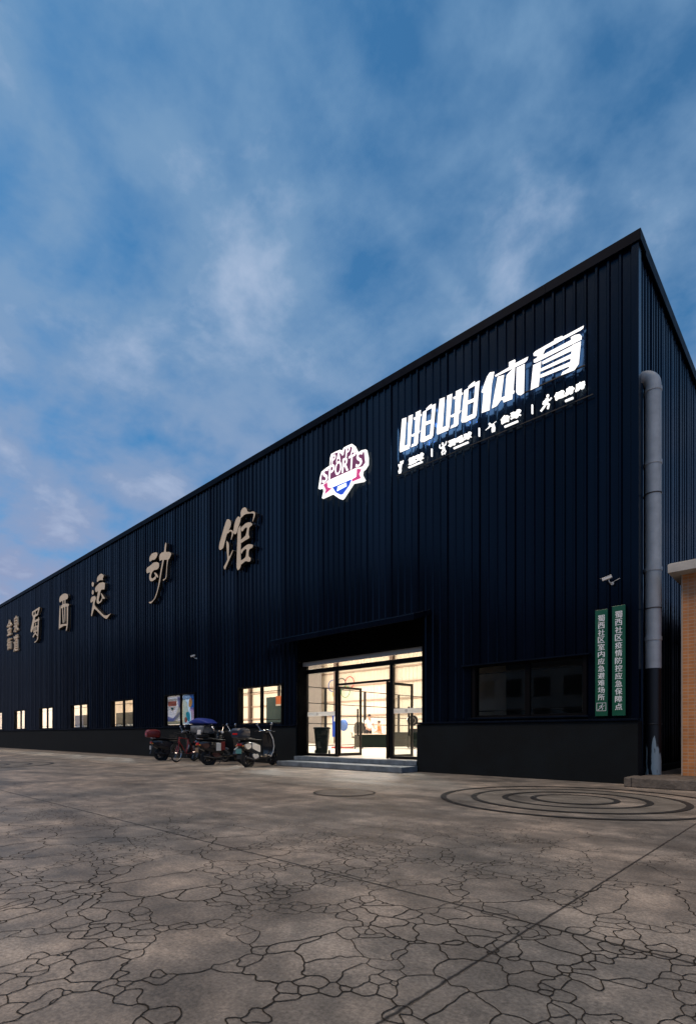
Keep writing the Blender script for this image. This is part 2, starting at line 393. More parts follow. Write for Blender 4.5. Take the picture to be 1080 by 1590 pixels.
def rings_at(cx, cy, radii, w, fills):
    f = MB()
    for r0, r1 in fills: annulus(f, cx, cy, r0, r1, 0.004)
    if fills: tag(f.build('ground_screed_band', RINGG), kind='structure')
    m = MB()
    for r in radii: annulus(m, cx, cy, r - w, r, 0.008)
    tag(m.build('ground_ring_marking', RINGM), kind='structure')
rings_at(0.0, -3.2, (0.6, 1.0, 1.45, 1.9), 0.085, ((0.02, 0.52), (1.0, 1.37)))
rings_at(-3.02, -4.83, (0.50,), 0.035, ((0.02, 0.47),))
rings_at(-16.6, -7.0, (1.0, 1.6, 2.2), 0.10, ((0.02, 0.9), (1.0, 1.5), (1.6, 2.1)))

# ------------------------------------------------------------------ sports hall
H = 10.40; XL = -62.0; YB = 30.0
hall = thing('sports_hall', 'long dark navy metal-clad sports hall with lit entrance and windows', 'building', (0, 0, 0))
def ribs(u0, u1):
    """profile (u, out) of the trapezoid sheet, aligned to one global module"""
    P = 0.215; pts = []
    k = math.floor(u0 / P) - 1
    while k * P < u1 + P:
        a = k * P; seam = (k % 4 == 0); h = 0.032 if not seam else 0.045
        for du, o in ((0.0, 0.0), (0.118, 0.0), (0.140, h), (0.178, h), (0.200, 0.0)): pts.append((a + du, o))
        k += 1
    def at(u):
        for (a, oa), (b, ob) in zip(pts, pts[1:]):
            if a <= u <= b: return oa + (ob - oa) * (u - a) / (b - a + 1e-9)
        return 0
    return [(u0, at(u0))] + [p for p in pts if u0 < p[0] < u1] + [(u1, at(u1))]
def sheet(mb, fn, u0, u1, z0, z1):
    pr = ribs(u0, u1); n = len(pr); jit = {}
    mb.add([fn(u, o, z) for u, o in pr for z in (z0, z1)], [(2 * i, 2 * i + 2, 2 * i + 3, 2 * i + 1) for i in range(n - 1)])
FR = lambda u, o, z: (u, -o, z)
DX0, DX1, PX1 = -9.53, -4.80, -4.97               # entrance opening
WINX = [-38.6 - 5.2 * k for k in range(4, 0, -1)] + [-38.60, -33.45, -28.27, -23.04, -17.83, -12.60]
wins = [(x, x + 2.32, 1.30, 2.54) for x in WINX] + [(-3.39, -0.93, 1.34, 2.50)]
c = MB()
sheet(c, FR, XL, -9.70, 2.58, H - 0.12); sheet(c, FR, -9.70, -4.50, 4.02, H - 0.12); sheet(c, FR, -4.50, -0.06, 2.58, H - 0.12)
edge = XL
for x0, x1, z0, z1 in wins:
    e = x0 - 0.05
    if edge < -9.6 < e: sheet(c, FR, edge, -9.60, 1.25, 2.58); edge = -4.86
    sheet(c, FR, edge, e, 1.25, 2.58); edge = x1 + 0.05
    sheet(c, FR, x0 - 0.05, x1 + 0.05, 1.25, z0 - 0.02); sheet(c, FR, x0 - 0.05, x1 + 0.05, z1 + 0.03, 2.58) if z1 < 2.53 else None
sheet(c, FR, edge, -0.06, 1.25, 2.58)
sheet(c, FR, -9.70, -9.56, 2.58, 4.02); sheet(c, FR, -4.86, -4.50, 2.58, 4.02)
c.build('facade_cladding', CLAD, hall)
c = MB(); sheet(c, lambda u, o, z: (0.0 + o, u, z), 0.06, YB, 0.3, H - 0.10); c.build('side_cladding', CLAD, hall)
c = MB(); c.box(XL, -9.56, 0.02, 0.20, 1.2, 1.26)
# inner sheets that close the wall from inside
IN = MB()
segs = [XL] 
for x0, x1, z0, z1 in wins:
    IN.box(segs[-1], x0 - 0.04, 0.10, 0.16, 1.2, 2.56) if not (segs[-1] < -9.6 < x0) else (IN.box(segs[-1], -9.66, 0.10, 0.16, 1.2, 2.56), IN.box(-4.79, x0 - 0.04, 0.10, 0.16, 1.2, 2.56))
    segs.append(x1 + 0.04)
    IN.box(x0 - 0.04, x1 + 0.04, 0.10, 0.16, 1.2, z0 - 0.03)
IN.box(segs[-1], -0.1, 0.10, 0.16, 1.2, 2.56)
IN.box(XL, -9.66, 0.10, 0.16, 2.56, H - 0.3); IN.box(-9.66, -4.79, 0.10, 0.16, 3.25, H - 0.3); IN.box(-4.79, -0.1, 0.10, 0.16, 2.56, H - 0.3)
IN.build('wall_lining', CREAM, hall)
# plinth
p = MB(); p.box(XL, DX0, -0.10, 0.20, 0, 1.20); p.build('plinth', PLAST, hall, bevel=0.012)
p = MB(); p.box(PX1, 0.06, -0.10, 0.20, 0, 1.20); p.build('plinth', PLAST, hall, bevel=0.012)
p = MB(); p.box(-0.1, 0.055, 0.20, YB, 0, 0.30); p.build('plinth', PLAST, hall, bevel=0.012)
p = MB(); p.box(XL, DX0 - 0.02, -0.14, 0.0, 1.202, 1.245); p.box(PX1 + 0.02, 0.07, -0.14, 0.0, 1.202, 1.245); p.build('plinth_capping', TRIM, hall, bevel=0.006)
# roof, trims
p = MB(); p.add([(XL, 0.05, H - 0.15), (0, 0.05, H - 0.15), (0, YB, H - 0.15), (XL, YB, H - 0.15), (XL, 0.05, H - 0.22), (0, 0.05, H - 0.22), (0, YB, H - 0.22), (XL, YB, H - 0.22)],
    [(0, 1, 2, 3), (7, 6, 5, 4), (0, 4, 5, 1), (1, 5, 6, 2), (2, 6, 7, 3), (3, 7, 4, 0)]); p.build('roof', TRIM, hall)
p = MB()
x = XL
while x < 0.09:                        # folded eaves flashing in six metre lengths
    x1 = min(x + 6.03, 0.09); d = random.uniform(-0.004, 0.004)
    p.box(x, x1 - 0.006, -0.085 + d, -0.06 + d, H - 0.20, H); p.box(x, x1 - 0.006, -0.06 + d, 0.30, H - 0.02, H - 0.002); x = x1
p.build('eaves_flashing', TRIM, hall)
p = MB(); y = 0.302
p.box(0.075, 0.10, -0.084, 0.298, H - 0.20, H + 0.002)
while y < YB:
    y1 = min(y + 5.0, YB); d = random.uniform(-0.004, 0.004)
    p.box(0.075 + d, 0.10 + d, y, y1 - 0.006, H - 0.25, H + 0.002); p.box(-0.25, 0.075 + d, y, y1 - 0.006, H - 0.02, H); y = y1
p.build('gable_flashing', TRIM, hall)
p = MB(); p.box(-0.06, 0.052, -0.058, -0.05, 1.25, H - 0.20); p.box(0.052, 0.06, -0.058, 0.10, 1.25, H - 0.20)
p.build('corner_trim', CLAD, hall)
# far walls
p = MB(); p.box(XL, XL + 0.1, 0.2, YB, 0, H - 0.19); p.box(XL, 0, YB, YB + 0.1, 0, H - 0.19); p.build('outer_wall', TRIM, hall)
# canopy over the entrance
p = MB()
cx0, cx1 = -9.95, -4.56
p.hexa([(cx0, -0.06, 3.90), (cx1, -0.06, 3.90), (cx1, -0.80, 3.66), (cx0, -0.80, 3.66)], [(cx0, -0.06, 4.04), (cx1, -0.06, 4.04), (cx1, -0.80, 3.81), (cx0, -0.80, 3.81)])
p.build('entrance_canopy', CLAD, hall, bevel=0.01)
p = MB(); p.box(DX0, DX1, -0.02, 0.30, 3.20, 3.98); p.build('shutter_box', MATT, hall, bevel=0.01)
for a, b in ((DX0, DX0 + 0.07), (DX1 - 0.05, DX1)):
    p = MB(); p.box(a, b, -0.05, 0.30, 0.28, 3.19); p.build('shutter_guide', MATT, hall, bevel=0.008)
p = MB(); p.box(DX0 - 0.12, DX0 - 0.002, 0.201, 0.42, 0.1, 4.0); p.build('entrance_reveal', MATT, hall)
p = MB(); p.box(DX1 + 0.002, DX1 + 0.12, 0.201, 0.42, 0.1, 4.0); p.build('entrance_reveal', MATT, hall)
p = MB(); p.box(DX0 + 0.07, DX1 - 0.05, 0.12, 0.17, 3.06, 3.19); p.build('shutter_bottom_rail', mat('shutter_rail', (0.42, 0.42, 0.42), 0.4, metal=0.4), hall, bevel=0.008)

# entrance glazing
YF = 0.35
ef = MB()
def fr(x0, x1, z0, z1, y=YF, d=0.04): ef.box(x0, x1, y - d, y + d, z0, z1)
M1, M2 = -8.19, -6.10
fr(DX0, DX0 + 0.06, 0.28, 3.2); fr(DX1 - 0.06, DX1, 0.28, 3.2)
fr(M1 - 0.05, M1 + 0.05, 0.281, 2.84); fr(M2 - 0.055, M2 + 0.055, 0.281, 2.84)
fr(DX0 + 0.06, DX1 - 0.06, 2.842, 2.975, d=0.045); fr(DX0 + 0.06, DX1 - 0.06, 3.14, 3.2, d=0.041)
fr(M1 + 0.05, M2 - 0.055, 2.40, 2.46)
fr(M2 - 0.185, M2 - 0.135, 0.281, 2.398)
fr(DX0 + 0.06, M1 - 0.05, 0.282, 0.36); fr(M2 + 0.055, DX1 - 0.06, 0.282, 0.36)
efo = ef.build('entrance_frame', BLK, hall, bevel=0.006)
def pane(x0, x1, z0, z1, y=YF, par=efo):
    q = MB(); q.box(x0, x1, y - 0.004, y + 0.004, z0, z1); return q.build('pane', GLASS, par)
pane(DX0 + 0.06, M1 - 0.05, 0.36, 2.842); pane(M2 + 0.055, DX1 - 0.06, 0.36, 2.842); pane(M1 + 0.05, M2 - 0.055, 2.46, 2.842)
pane(DX0 + 0.06, DX1 - 0.06, 2.975, 3.14)
FROST = translucent('frosted_band', (0.82, 0.82, 0.82), 0.55)
GREYL = mat('band_emblem_grey', (0.30, 0.30, 0.32), 0.5)
def band(x0, x1, z, y, par):
    q = MB(); q.box(x0, x1, y - 0.011, y - 0.007, z - 0.065, z + 0.065); q.build('safety_band', FROST, par)
    e = MB(); cxm = x0 + (x1 - x0) * 0.36
    e.torus((cxm, y - 0.0145, z), (0, 1, 0), 0.034, 0.006, 16, 6); e.box(cxm - 0.012, cxm + 0.012, y - 0.017, y - 0.0125, z - 0.012, z + 0.012)
    e.build('band_emblem', GREYL, par)
band(DX0 + 0.06, M1 - 0.05, 1.575, YF, efo); band(M2 + 0.055, DX1 - 0.06, 1.575, YF, efo)
def leaf(hx, ang):
    e = bpy.data.objects.new('door_leaf', None)
    w, z0, z1 = 0.95, 0.295, 2.385
    m = MB(); m.box(0, 0.06, -0.022, 0.022, z0, z1); m.box(w - 0.07, w, -0.022, 0.022, z0, z1); m.box(0.06, w - 0.07, -0.021, 0.021, z1 - 0.07, z1); m.box(0.06, w - 0.07, -0.021, 0.021, z0, z0 + 0.09)
    o = m.build('door_leaf', BLK, hall, bevel=0.004); o.location = (hx, YF + 0.03, 0); o.rotation_euler = (0, 0, ang)
    q = MB(); q.box(0.06, w - 0.07, -0.004, 0.004, z0 + 0.09, z1 - 0.07); q.build('pane', GLASS, o)
    h = MB()
    for sy in (-0.06, 0.06):
        h.cyl((w - 0.10, sy, 0.90), (w - 0.10, sy, 1.74), 0.028, 10)
        for zz_ in (1.02, 1.62): h.cyl((w - 0.10, sy, zz_), (w - 0.10, math.copysign(0.02, sy), zz_), 0.010, 8)
    h.build('handle', BPL, o, smooth=True)
    return o
leaf(M1 + 0.06, R(87)); leaf(M2 - 0.12, R(84))

# windows
WFR = mat('window_frame_black', (0.0035, 0.0035, 0.0045), 0.7, spec=0.06)
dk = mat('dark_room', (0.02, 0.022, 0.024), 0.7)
for i, (x0, x1, z0, z1) in enumerate(wins):
    xm = (x0 + x1) / 2 + 0.02; y0, y1 = -0.012, 0.14
    m = MB()
    m.box(x0 - 0.05, x1 + 0.05, y0 - 0.04, y1, z0 - 0.055, z0); m.box(x0 - 0.05, x1 + 0.05, y0 - 0.04, y1, z1, z1 + 0.05)
    m.box(x0 - 0.05, x0 + 0.03, y0 - 0.038, y1, z0, z1); m.box(x1 - 0.03, x1 + 0.05, y0 - 0.038, y1, z0, z1)
    m.box(xm - 0.055, xm + 0.055, 0.02, 0.10, z0, z1)
    m.box(x0 + 0.03, xm - 0.055, 0.04, 0.08, z0, z0 + 0.04); m.box(xm + 0.055, x1 - 0.03, 0.04, 0.08, z0, z0 + 0.04)
    fo = m.build('window', WFR, hall, bevel=0.004)
    b_ = MB()
    for zb in (z0 + 0.14, z1 - 0.15): b_.cyl((x0 + 0.03, 0.115, zb), (x1 - 0.03, 0.115, zb), 0.011, 8)
    b_.build('security_bar', WFR, fo)
    for a, b in ((x0 + 0.03, xm - 0.055), (xm + 0.055, x1 - 0.03)):
        q = MB(); q.box(a, b, 0.056, 0.064, z0 + 0.04, z1); q.build('pane', GLASS, fo)
    s_ = MB(); s_.box(x0 - 0.10, x1 + 0.10, -0.13, -0.052, z0 - 0.052, z0 - 0.012); s_.build('sill', TRIM, fo, bevel=0.005)
    if i == len(wins) - 1:
        q = MB(); q.box(x0 - 0.3, x1 + 0.12, -0.12, -0.02, z1 + 0.03, z1 + 0.06); q.build('drip_flashing', TRIM, fo)
# ------------------------------------------------------------------ inside the hall
FLZ = 0.28
FLOORM = mat('hall_floor', (0.72, 0.66, 0.58), 0.35, var=0.06, vscale=1.0)
m = MB(); m.box(XL + 0.1, -0.1, 0.42, YB, 0.05, FLZ); m.box(DX0 + 0.0, DX1, 0.16, 0.42, 0.05, FLZ - 0.001); m.build('hall_floor', FLOORM, hall)
YW = 17.0
m = MB(); n_ = 0; x = -60.0
pr = []
while x < -4.2:
    pr += [(x, YW), (x + 0.19, YW), (x + 0.215, YW - 0.03), (x + 0.275, YW - 0.03)]; x += 0.30
vs = [(a, b, z) for a, b in pr for z in (FLZ, 9.9)]
m.add(vs, [(2 * i, 2 * i + 2, 2 * i + 3, 2 * i + 1) for i in range(len(pr) - 1)]); m.build('back_wall', CREAM, hall)
m = MB(); m.box(-4.2, -4.1, 0.2, YW, FLZ, 10.1); m.build('partition_wall', CREAM, hall)
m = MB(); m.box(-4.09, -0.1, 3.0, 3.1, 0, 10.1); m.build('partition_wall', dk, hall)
m = MB(); m.box(-58.0, -57.9, 0.2, YW, FLZ, 10.1); m.build('partition_wall', CREAM, hall)
m = MB(); m.box(-58, -4.1, 0.17, YW + 0.2, 10.12, 10.2); m.build('hall_ceiling', mat('white_ceiling', (0.8, 0.77, 0.72), 0.7), hall)
for x in [-8.6 - 5.2 * k for k in range(0, 10)]:
    m = MB(); m.box(x - 0.13, x + 0.13, YW - 0.33, YW - 0.315, FLZ, 9.9); m.box(x - 0.13, x + 0.13, YW - 0.05, YW - 0.032, FLZ, 9.9); m.box(x - 0.012, x + 0.012, YW - 0.315, YW - 0.05, FLZ, 9.9)
    m.build('steel_column', STEEL, hall)
m = MB()
for z in (2.3, 3.35, 4.45, 5.45, 6.9): m.box(-58, -4.2, YW - 0.12, YW - 0.034, z - 0.05, z + 0.05)
m.build('wall_purlin', mat('purlin', (0.40, 0.29, 0.22), 0.5), hall)
for k in range(9):
    x = -7.5 - 5.9 * k
    lamp = MB(); lamp.box(x - 0.9, x + 0.9, 7.0, 8.2, 8.22, 8.30); lo = lamp.build('ceiling_lamp', WPNT, hall)
    ld = bpy.data.lights.new('lamp_light', 'AREA'); ld.shape = 'RECTANGLE'; ld.size = 1.7; ld.size_y = 1.1; ld.energy = 950; ld.color = (1.0, 0.95, 0.90)
    l_ = bpy.data.objects.new('lamp_light', ld); COL.objects.link(l_); l_.parent = lo; l_.location = (x, 7.6, 8.20)
# outlines of the wall lettering, metres on the wall: (x along the wall, height)
TAN_L =  {'guan':[[(-13.1,8.59),(-12.94,8.521),(-12.861,8.406),(-12.896,8.281),(-12.998,8.173),(-13.129,8.038),(-13.262,7.783),(-13.352,7.634),(-13.532,7.608),(-13.608,7.695),(-13.562,7.874),(-13.382,8.189),(-13.233,8.44)],[(-13.1,8.163),(-12.896,8.163),(-12.752,8.084),(-12.724,7.984),(-12.81,7.839),(-12.861,7.801),(-12.824,7.943),(-12.804,8.03),(-12.896,8.113),(-13.056,8.079)],[(-13.129,7.818),(-13.071,7.786),(-12.983,7.646),(-12.983,7.241),(-12.767,7.409),(-12.752,7.364),(-12.925,7.16),(-13.129,6.935),(-13.218,6.835),(-13.292,6.902),(-13.277,6.967),(-13.1,7.132),(-13.085,7.247),(-13.129,7.597)],[(-12.413,8.499),(-12.302,8.418),(-12.302,8.303),(-12.427,8.106),(-12.511,7.962),(-12.61,7.935),(-12.709,8.014),(-12.695,8.144),(-12.624,8.342),(-12.525,8.464)],[(-12.055,8.708),(-11.947,8.636),(-11.88,8.519),(-11.733,8.453),(-11.575,8.431),(-11.471,8.346),(-11.497,8.225),(-11.615,8.09),(-11.575,8.215),(-11.549,8.32),(-11.628,8.382),(-11.893,8.442),(-12.055,8.455),(-12.219,8.412),(-12.302,8.394),(-12.274,8.476),(-12.274,8.608),(-12.192,8.699)],[(-12.33,8.138),(-12.274,8.082),(-12.261,7.634),(-12.274,7.144),(-12.261,6.763),(-12.413,6.639),(-12.497,6.731),(-12.511,6.95),(-12.469,7.686),(-12.441,8.01)],[(-12.247,8.058),(-12.001,8.139),(-11.813,8.128),(-11.654,8.06),(-11.628,7.989),(-11.787,7.927),(-11.813,7.7),(-11.773,7.641),(-11.813,7.587),(-12.001,7.569),(-12.233,7.537),(-12.274,7.588),(-12.261,7.65),(-12.028,7.714),(-11.961,7.786),(-11.907,7.967),(-12.028,7.991),(-12.165,7.921),(-12.219,7.952)],[(-12.247,7.285),(-12.028,7.364),(-11.84,7.391),(-11.628,7.331),(-11.575,7.278),(-11.628,7.219),(-11.787,7.192),(-11.813,6.988),(-11.707,6.9),(-11.72,6.806),(-11.813,6.794),(-12.001,6.853),(-12.247,6.792),(-12.33,6.844),(-12.302,6.92),(-12.028,6.973),(-11.961,7.071),(-11.934,7.227),(-12.001,7.268),(-12.137,7.227),(-12.206,7.161)]],'dong':[[(-18.311,8.645),(-18.176,8.557),(-18.215,8.453),(-18.409,8.365),(-18.605,8.391),(-18.823,8.373),(-18.883,8.453),(-18.843,8.578),(-18.644,8.666)],[(-18.331,8.235),(-18.138,8.182),(-18.031,8.093),(-18.042,7.965),(-18.176,7.9),(-18.448,7.92),(-18.605,7.878),(-18.703,7.784),(-18.723,7.674),(-18.605,7.593),(-18.409,7.629),(-18.35,7.674),(-18.448,7.807),(-18.331,7.783),(-18.138,7.63),(-18.1,7.585),(-18.157,7.54),(-18.292,7.624),(-18.311,7.534),(-18.526,7.492),(-18.723,7.502),(-18.863,7.606),(-18.883,7.764),(-18.823,7.904),(-19.085,7.921),(-19.146,8.03),(-19.085,8.152),(-18.763,8.197),(-18.526,8.25)],[(-17.462,8.848),(-17.407,8.762),(-17.444,8.477),(-17.171,8.395),(-17.02,8.278),(-17.099,8.178),(-17.243,8.102),(-17.573,8.158),(-17.629,8.115),(-17.797,7.727),(-17.947,7.312),(-18.1,7.024),(-18.292,6.758),(-18.526,6.629),(-18.743,6.556),(-18.923,6.64),(-18.684,6.638),(-18.448,6.71),(-18.292,6.871),(-18.138,7.106),(-17.985,7.505),(-17.834,7.939),(-17.74,8.177),(-17.872,8.207),(-17.966,8.21),(-18.004,8.349),(-17.947,8.466),(-17.759,8.515),(-17.61,8.498),(-17.536,8.738)],[(-17.334,8.141),(-17.261,8.106),(-17.334,7.849),(-17.407,7.407),(-17.536,7.35),(-17.647,7.308),(-17.692,7.372),(-17.573,7.376),(-17.462,7.436),(-17.389,7.86)]],'yun':[[(-23.849,8.89),(-23.676,8.818),(-23.569,8.725),(-23.676,8.63),(-23.676,8.54),(-23.979,8.601),(-24.199,8.599),(-24.354,8.584),(-24.367,8.733),(-24.287,8.826),(-24.067,8.89)],[(-24.895,8.681),(-24.758,8.608),(-24.781,8.484),(-24.895,8.45),(-25.0,8.526),(-25.009,8.658)],[(-24.917,8.288),(-24.781,8.189),(-24.781,8.096),(-24.895,8.034),(-25.0,8.118),(-24.986,8.227)],[(-24.023,8.465),(-23.676,8.433),(-23.442,8.351),(-23.421,8.258),(-23.463,8.07),(-23.591,8.058),(-23.849,8.088),(-23.979,7.932),(-24.111,7.738),(-24.155,7.619),(-24.023,7.542),(-23.849,7.62),(-23.762,7.713),(-23.892,7.934),(-23.719,7.849),(-23.442,7.612),(-23.548,7.595),(-23.698,7.63),(-23.806,7.523),(-24.111,7.457),(-24.287,7.496),(-24.398,7.606),(-24.354,7.818),(-24.243,8.089),(-24.465,8.094),(-24.577,8.224),(-24.51,8.358),(-24.243,8.435)],[(-24.69,7.933),(-24.532,7.868),(-24.487,7.768),(-24.645,7.575),(-24.6,7.421),(-24.243,7.198),(-23.892,6.997),(-23.548,6.799),(-23.21,6.73),(-22.755,6.747),(-22.878,6.696),(-23.085,6.604),(-23.21,6.57),(-23.421,6.628),(-23.719,6.772),(-24.243,7.07),(-24.645,7.281),(-24.826,7.163),(-24.986,6.966),(-25.078,7.035),(-25.009,7.229),(-24.849,7.61),(-24.849,7.702),(-25.101,7.671),(-25.148,7.81),(-25.009,7.934)]],'xi':[[(-29.007,8.825),(-28.519,8.751),(-28.28,8.619),(-28.32,8.463),(-28.6,8.438),(-29.171,8.462),(-29.505,8.443),(-29.589,8.595),(-29.463,8.755)],[(-29.13,8.5),(-28.966,8.493),(-28.99,8.235),(-29.105,8.239)],[(-28.802,8.488),(-28.656,8.469),(-28.656,8.209),(-28.778,8.215)],[(-29.213,8.227),(-28.762,8.242),(-28.161,8.117),(-28.24,8.006),(-28.762,8.056),(-29.296,8.059)],[(-29.505,8.185),(-29.379,8.134),(-29.404,7.166),(-29.505,7.028),(-29.631,6.924),(-29.589,7.558)],[(-29.13,8.093),(-29.031,8.077),(-28.884,7.182),(-29.031,7.189)],[(-28.802,8.069),(-28.64,8.048),(-28.64,7.296),(-28.737,7.161)],[(-28.399,8.047),(-28.225,8.033),(-28.28,7.007),(-28.479,6.678),(-28.536,6.76),(-28.423,7.086)],[(-29.505,7.12),(-29.171,7.148),(-28.399,7.059),(-28.399,6.958),(-28.843,7.012),(-29.505,6.968)]],'shu':[[(-34.354,8.68),(-34.096,8.689),(-34.147,8.344),(-34.354,8.443)],[(-34.25,8.663),(-33.044,8.735),(-32.868,8.674),(-33.142,8.619),(-34.147,8.58)],[(-33.142,8.685),(-32.897,8.662),(-33.241,8.305),(-33.439,8.303)],[(-34.199,8.335),(-34.096,8.421),(-33.29,8.379),(-33.241,8.289),(-33.994,8.254)],[(-33.821,8.629),(-33.69,8.635),(-33.639,8.384),(-33.76,8.386)],[(-33.994,8.321),(-33.74,8.216),(-33.892,7.87),(-34.199,7.477),(-34.457,7.393),(-34.582,7.528),(-34.354,7.869),(-34.147,8.176)],[(-33.74,8.049),(-32.995,8.044),(-33.024,7.927),(-33.74,7.915),(-33.923,7.908)],[(-33.162,8.029),(-32.995,8.031),(-33.142,6.972),(-33.29,6.76),(-33.74,6.654),(-33.862,6.712),(-33.439,6.778),(-33.29,7.024)],[(-33.994,7.684),(-33.821,7.677),(-33.841,7.362),(-34.014,7.351)],[(-33.994,7.667),(-33.191,7.671),(-33.191,7.599),(-33.943,7.593)],[(-33.389,7.666),(-33.221,7.659),(-33.241,7.315),(-33.419,7.306)],[(-34.024,7.386),(-33.241,7.381),(-33.241,7.298),(-33.994,7.298)],[(-33.66,7.87),(-33.559,7.856),(-33.579,7.294),(-33.68,7.307)],[(-33.589,7.295),(-33.389,7.136),(-33.142,7.005),(-33.29,6.991),(-33.639,7.152),(-33.994,7.013),(-34.127,7.08),(-33.892,7.201)]]}
WHITE_L =  {'pa':[[(-5.423,9.068),(-5.281,9.049),(-5.339,8.347),(-5.256,8.342),(-5.217,9.056),(-5.082,9.046),(-5.16,8.293),(-5.192,8.215),(-5.482,8.225),(-5.505,8.291)],[(-5.066,8.948),(-4.997,8.945),(-4.991,9.057),(-4.837,9.051),(-4.843,8.952),(-4.806,8.942),(-4.812,8.899),(-4.849,8.899),(-4.886,8.545),(-4.843,8.541),(-4.911,8.478),(-4.923,8.255),(-4.966,8.22),(-5.144,8.231),(-5.104,8.297),(-5.05,8.293),(-5.035,8.476),(-5.104,8.482),(-5.129,8.538),(-5.025,8.548),(-5.003,8.884),(-5.047,8.889)],[(-4.776,8.975),(-4.667,8.985),(-4.715,8.207),(-4.837,8.248),(-4.855,8.293)],[(-4.494,9.026),(-4.394,9.023),(-4.471,8.27),(-4.512,8.219),(-4.577,8.224)],[(-4.673,9.017),(-4.592,9.053),(-4.512,9.069),(-4.506,9.029),(-4.494,8.962),(-4.673,8.957)],[(-4.685,8.692),(-4.5,8.679),(-4.506,8.599),(-4.691,8.604)],[(-4.715,8.332),(-4.559,8.332),(-4.571,8.222),(-4.727,8.211)]],'ti':[[(-3.163,8.281),(-2.963,8.265),(-2.905,8.836),(-2.845,9.079),(-2.958,9.113),(-3.029,9.05),(-3.171,8.761),(-3.117,8.72)],[(-2.767,8.928),(-2.611,8.896),(-2.69,8.369),(-2.785,8.284),(-2.91,8.277)],[(-2.832,8.987),(-2.5,9.012),(-2.5,9.122),(-2.363,9.119),(-2.346,9.078),(-2.363,9.031),(-2.061,9.032),(-2.08,8.966),(-2.133,8.938),(-2.819,8.947)],[(-2.555,8.859),(-2.351,8.973),(-2.391,8.45),(-2.363,8.438),(-2.381,8.38),(-2.41,8.384),(-2.42,8.276),(-2.626,8.29),(-2.636,8.346),(-2.682,8.371),(-2.672,8.421),(-2.596,8.419)],[(-2.322,8.913),(-2.137,8.913),(-2.152,8.293),(-2.229,8.274),(-2.297,8.32),(-2.332,8.389)]],'yu':[[(-1.948,9.045),(-1.908,9.071),(-1.51,9.095),(-1.497,9.123),(-1.343,9.11),(-1.33,9.082),(-0.916,9.094),(-0.924,9.048),(-0.974,9.031),(-1.69,9.007),(-1.747,8.916),(-1.163,8.933),(-1.171,8.991),(-1.089,8.996),(-0.994,8.965),(-0.953,8.896),(-0.961,8.836),(-1.885,8.826),(-1.939,8.845),(-1.943,8.906),(-1.869,8.92),(-1.855,8.945),(-1.943,8.988)],[(-1.953,8.797),(-1.776,8.798),(-1.832,8.292),(-2.009,8.29)],[(-1.758,8.78),(-1.141,8.807),(-1.12,8.818),(-0.969,8.806),(-1.011,8.373),(-1.095,8.288),(-1.367,8.306),(-1.334,8.361),(-1.205,8.379),(-1.192,8.412),(-1.799,8.453),(-1.795,8.523),(-1.175,8.499),(-1.171,8.562),(-1.79,8.584),(-1.781,8.647),(-1.158,8.647),(-1.154,8.705),(-1.749,8.713)]]}
LOGO_P =  {'plate':[(-8.494,8.237),(-8.428,8.556),(-8.362,8.694),(-8.168,8.741),(-8.024,8.76),(-8.008,8.979),(-7.961,9.075),(-7.788,9.079),(-7.603,9.067),(-7.542,9.011),(-7.452,9.077),(-7.302,9.076),(-7.154,9.068),(-7.066,8.988),(-6.936,8.736),(-6.779,8.753),(-6.639,8.723),(-6.583,8.491),(-6.588,8.303),(-6.695,8.213),(-6.774,8.198),(-6.793,8.088),(-6.689,7.911),(-6.751,7.893),(-7.125,7.961),(-7.482,7.67),(-7.542,7.64),(-7.634,7.683),(-7.929,7.919),(-8.346,7.912),(-8.281,8.097),(-8.313,8.221)],'field':[(-8.388,8.314),(-8.346,8.597),(-8.281,8.666),(-8.008,8.687),(-7.939,8.999),(-7.866,9.04),(-7.634,9.018),(-7.573,8.934),(-7.482,8.901),(-7.406,9.016),(-7.183,8.999),(-7.096,8.923),(-6.965,8.682),(-6.695,8.675),(-6.653,8.368),(-6.751,8.296),(-6.951,8.323),(-8.104,8.346),(-8.168,8.322)],'banner':[(-8.104,8.335),(-6.951,8.323),(-6.979,8.107),(-7.939,8.124),(-8.078,8.142)],'rl':[(-8.271,8.276),(-8.11,8.303),(-8.072,8.144),(-7.929,8.065),(-8.216,7.981),(-8.168,8.095)],'rr':[(-6.951,8.301),(-6.785,8.227),(-6.87,8.124),(-6.802,7.99),(-7.139,7.998),(-7.125,8.063),(-6.979,8.086)],'shield':[(-7.898,8.084),(-7.148,8.07),(-7.242,7.923),(-7.482,7.758),(-7.573,7.769),(-7.757,7.888)],'chip':[(-7.68,8.037),(-7.347,8.039),(-7.332,7.934),(-7.711,7.907)]}
# ------------------------------------------------------------------ lettering on the wall
def tan_char(key, label):
    polys = TAN_L[key]
    us = [u for p in polys for u, v in p]; vs_ = [v for p in polys for u, v in p]
    cu, cv = (min(us) + max(us)) / 2, min(vs_)
    t = thing('wall_character', label, 'lettering', (cu, -0.05, cv), 0, 'tan calligraphy characters across the wall')
    for i, p in enumerate(polys):
        sp_ = smooth_poly(p, 4) if len(p) > 4 else p
        m = MB(); d = 0.0022 * i
        m.prism(sp_, lambda u, v, dd: (u - cu, -dd, v - cv), 0.0, 0.135 + d)
        n_ = m.nside; o = m.build('brush_stroke', TAN, t)
        o.data.materials.append(TANS)
        for f in o.data.polygons:
            if abs(f.normal.y) < 0.5: f.material_index = 1
        b = o.modifiers.new('bevel', 'BEVEL'); b.width = 0.022; b.segments = 2; b.limit_method = 'ANGLE'; b.angle_limit = R(60); b.material = 0
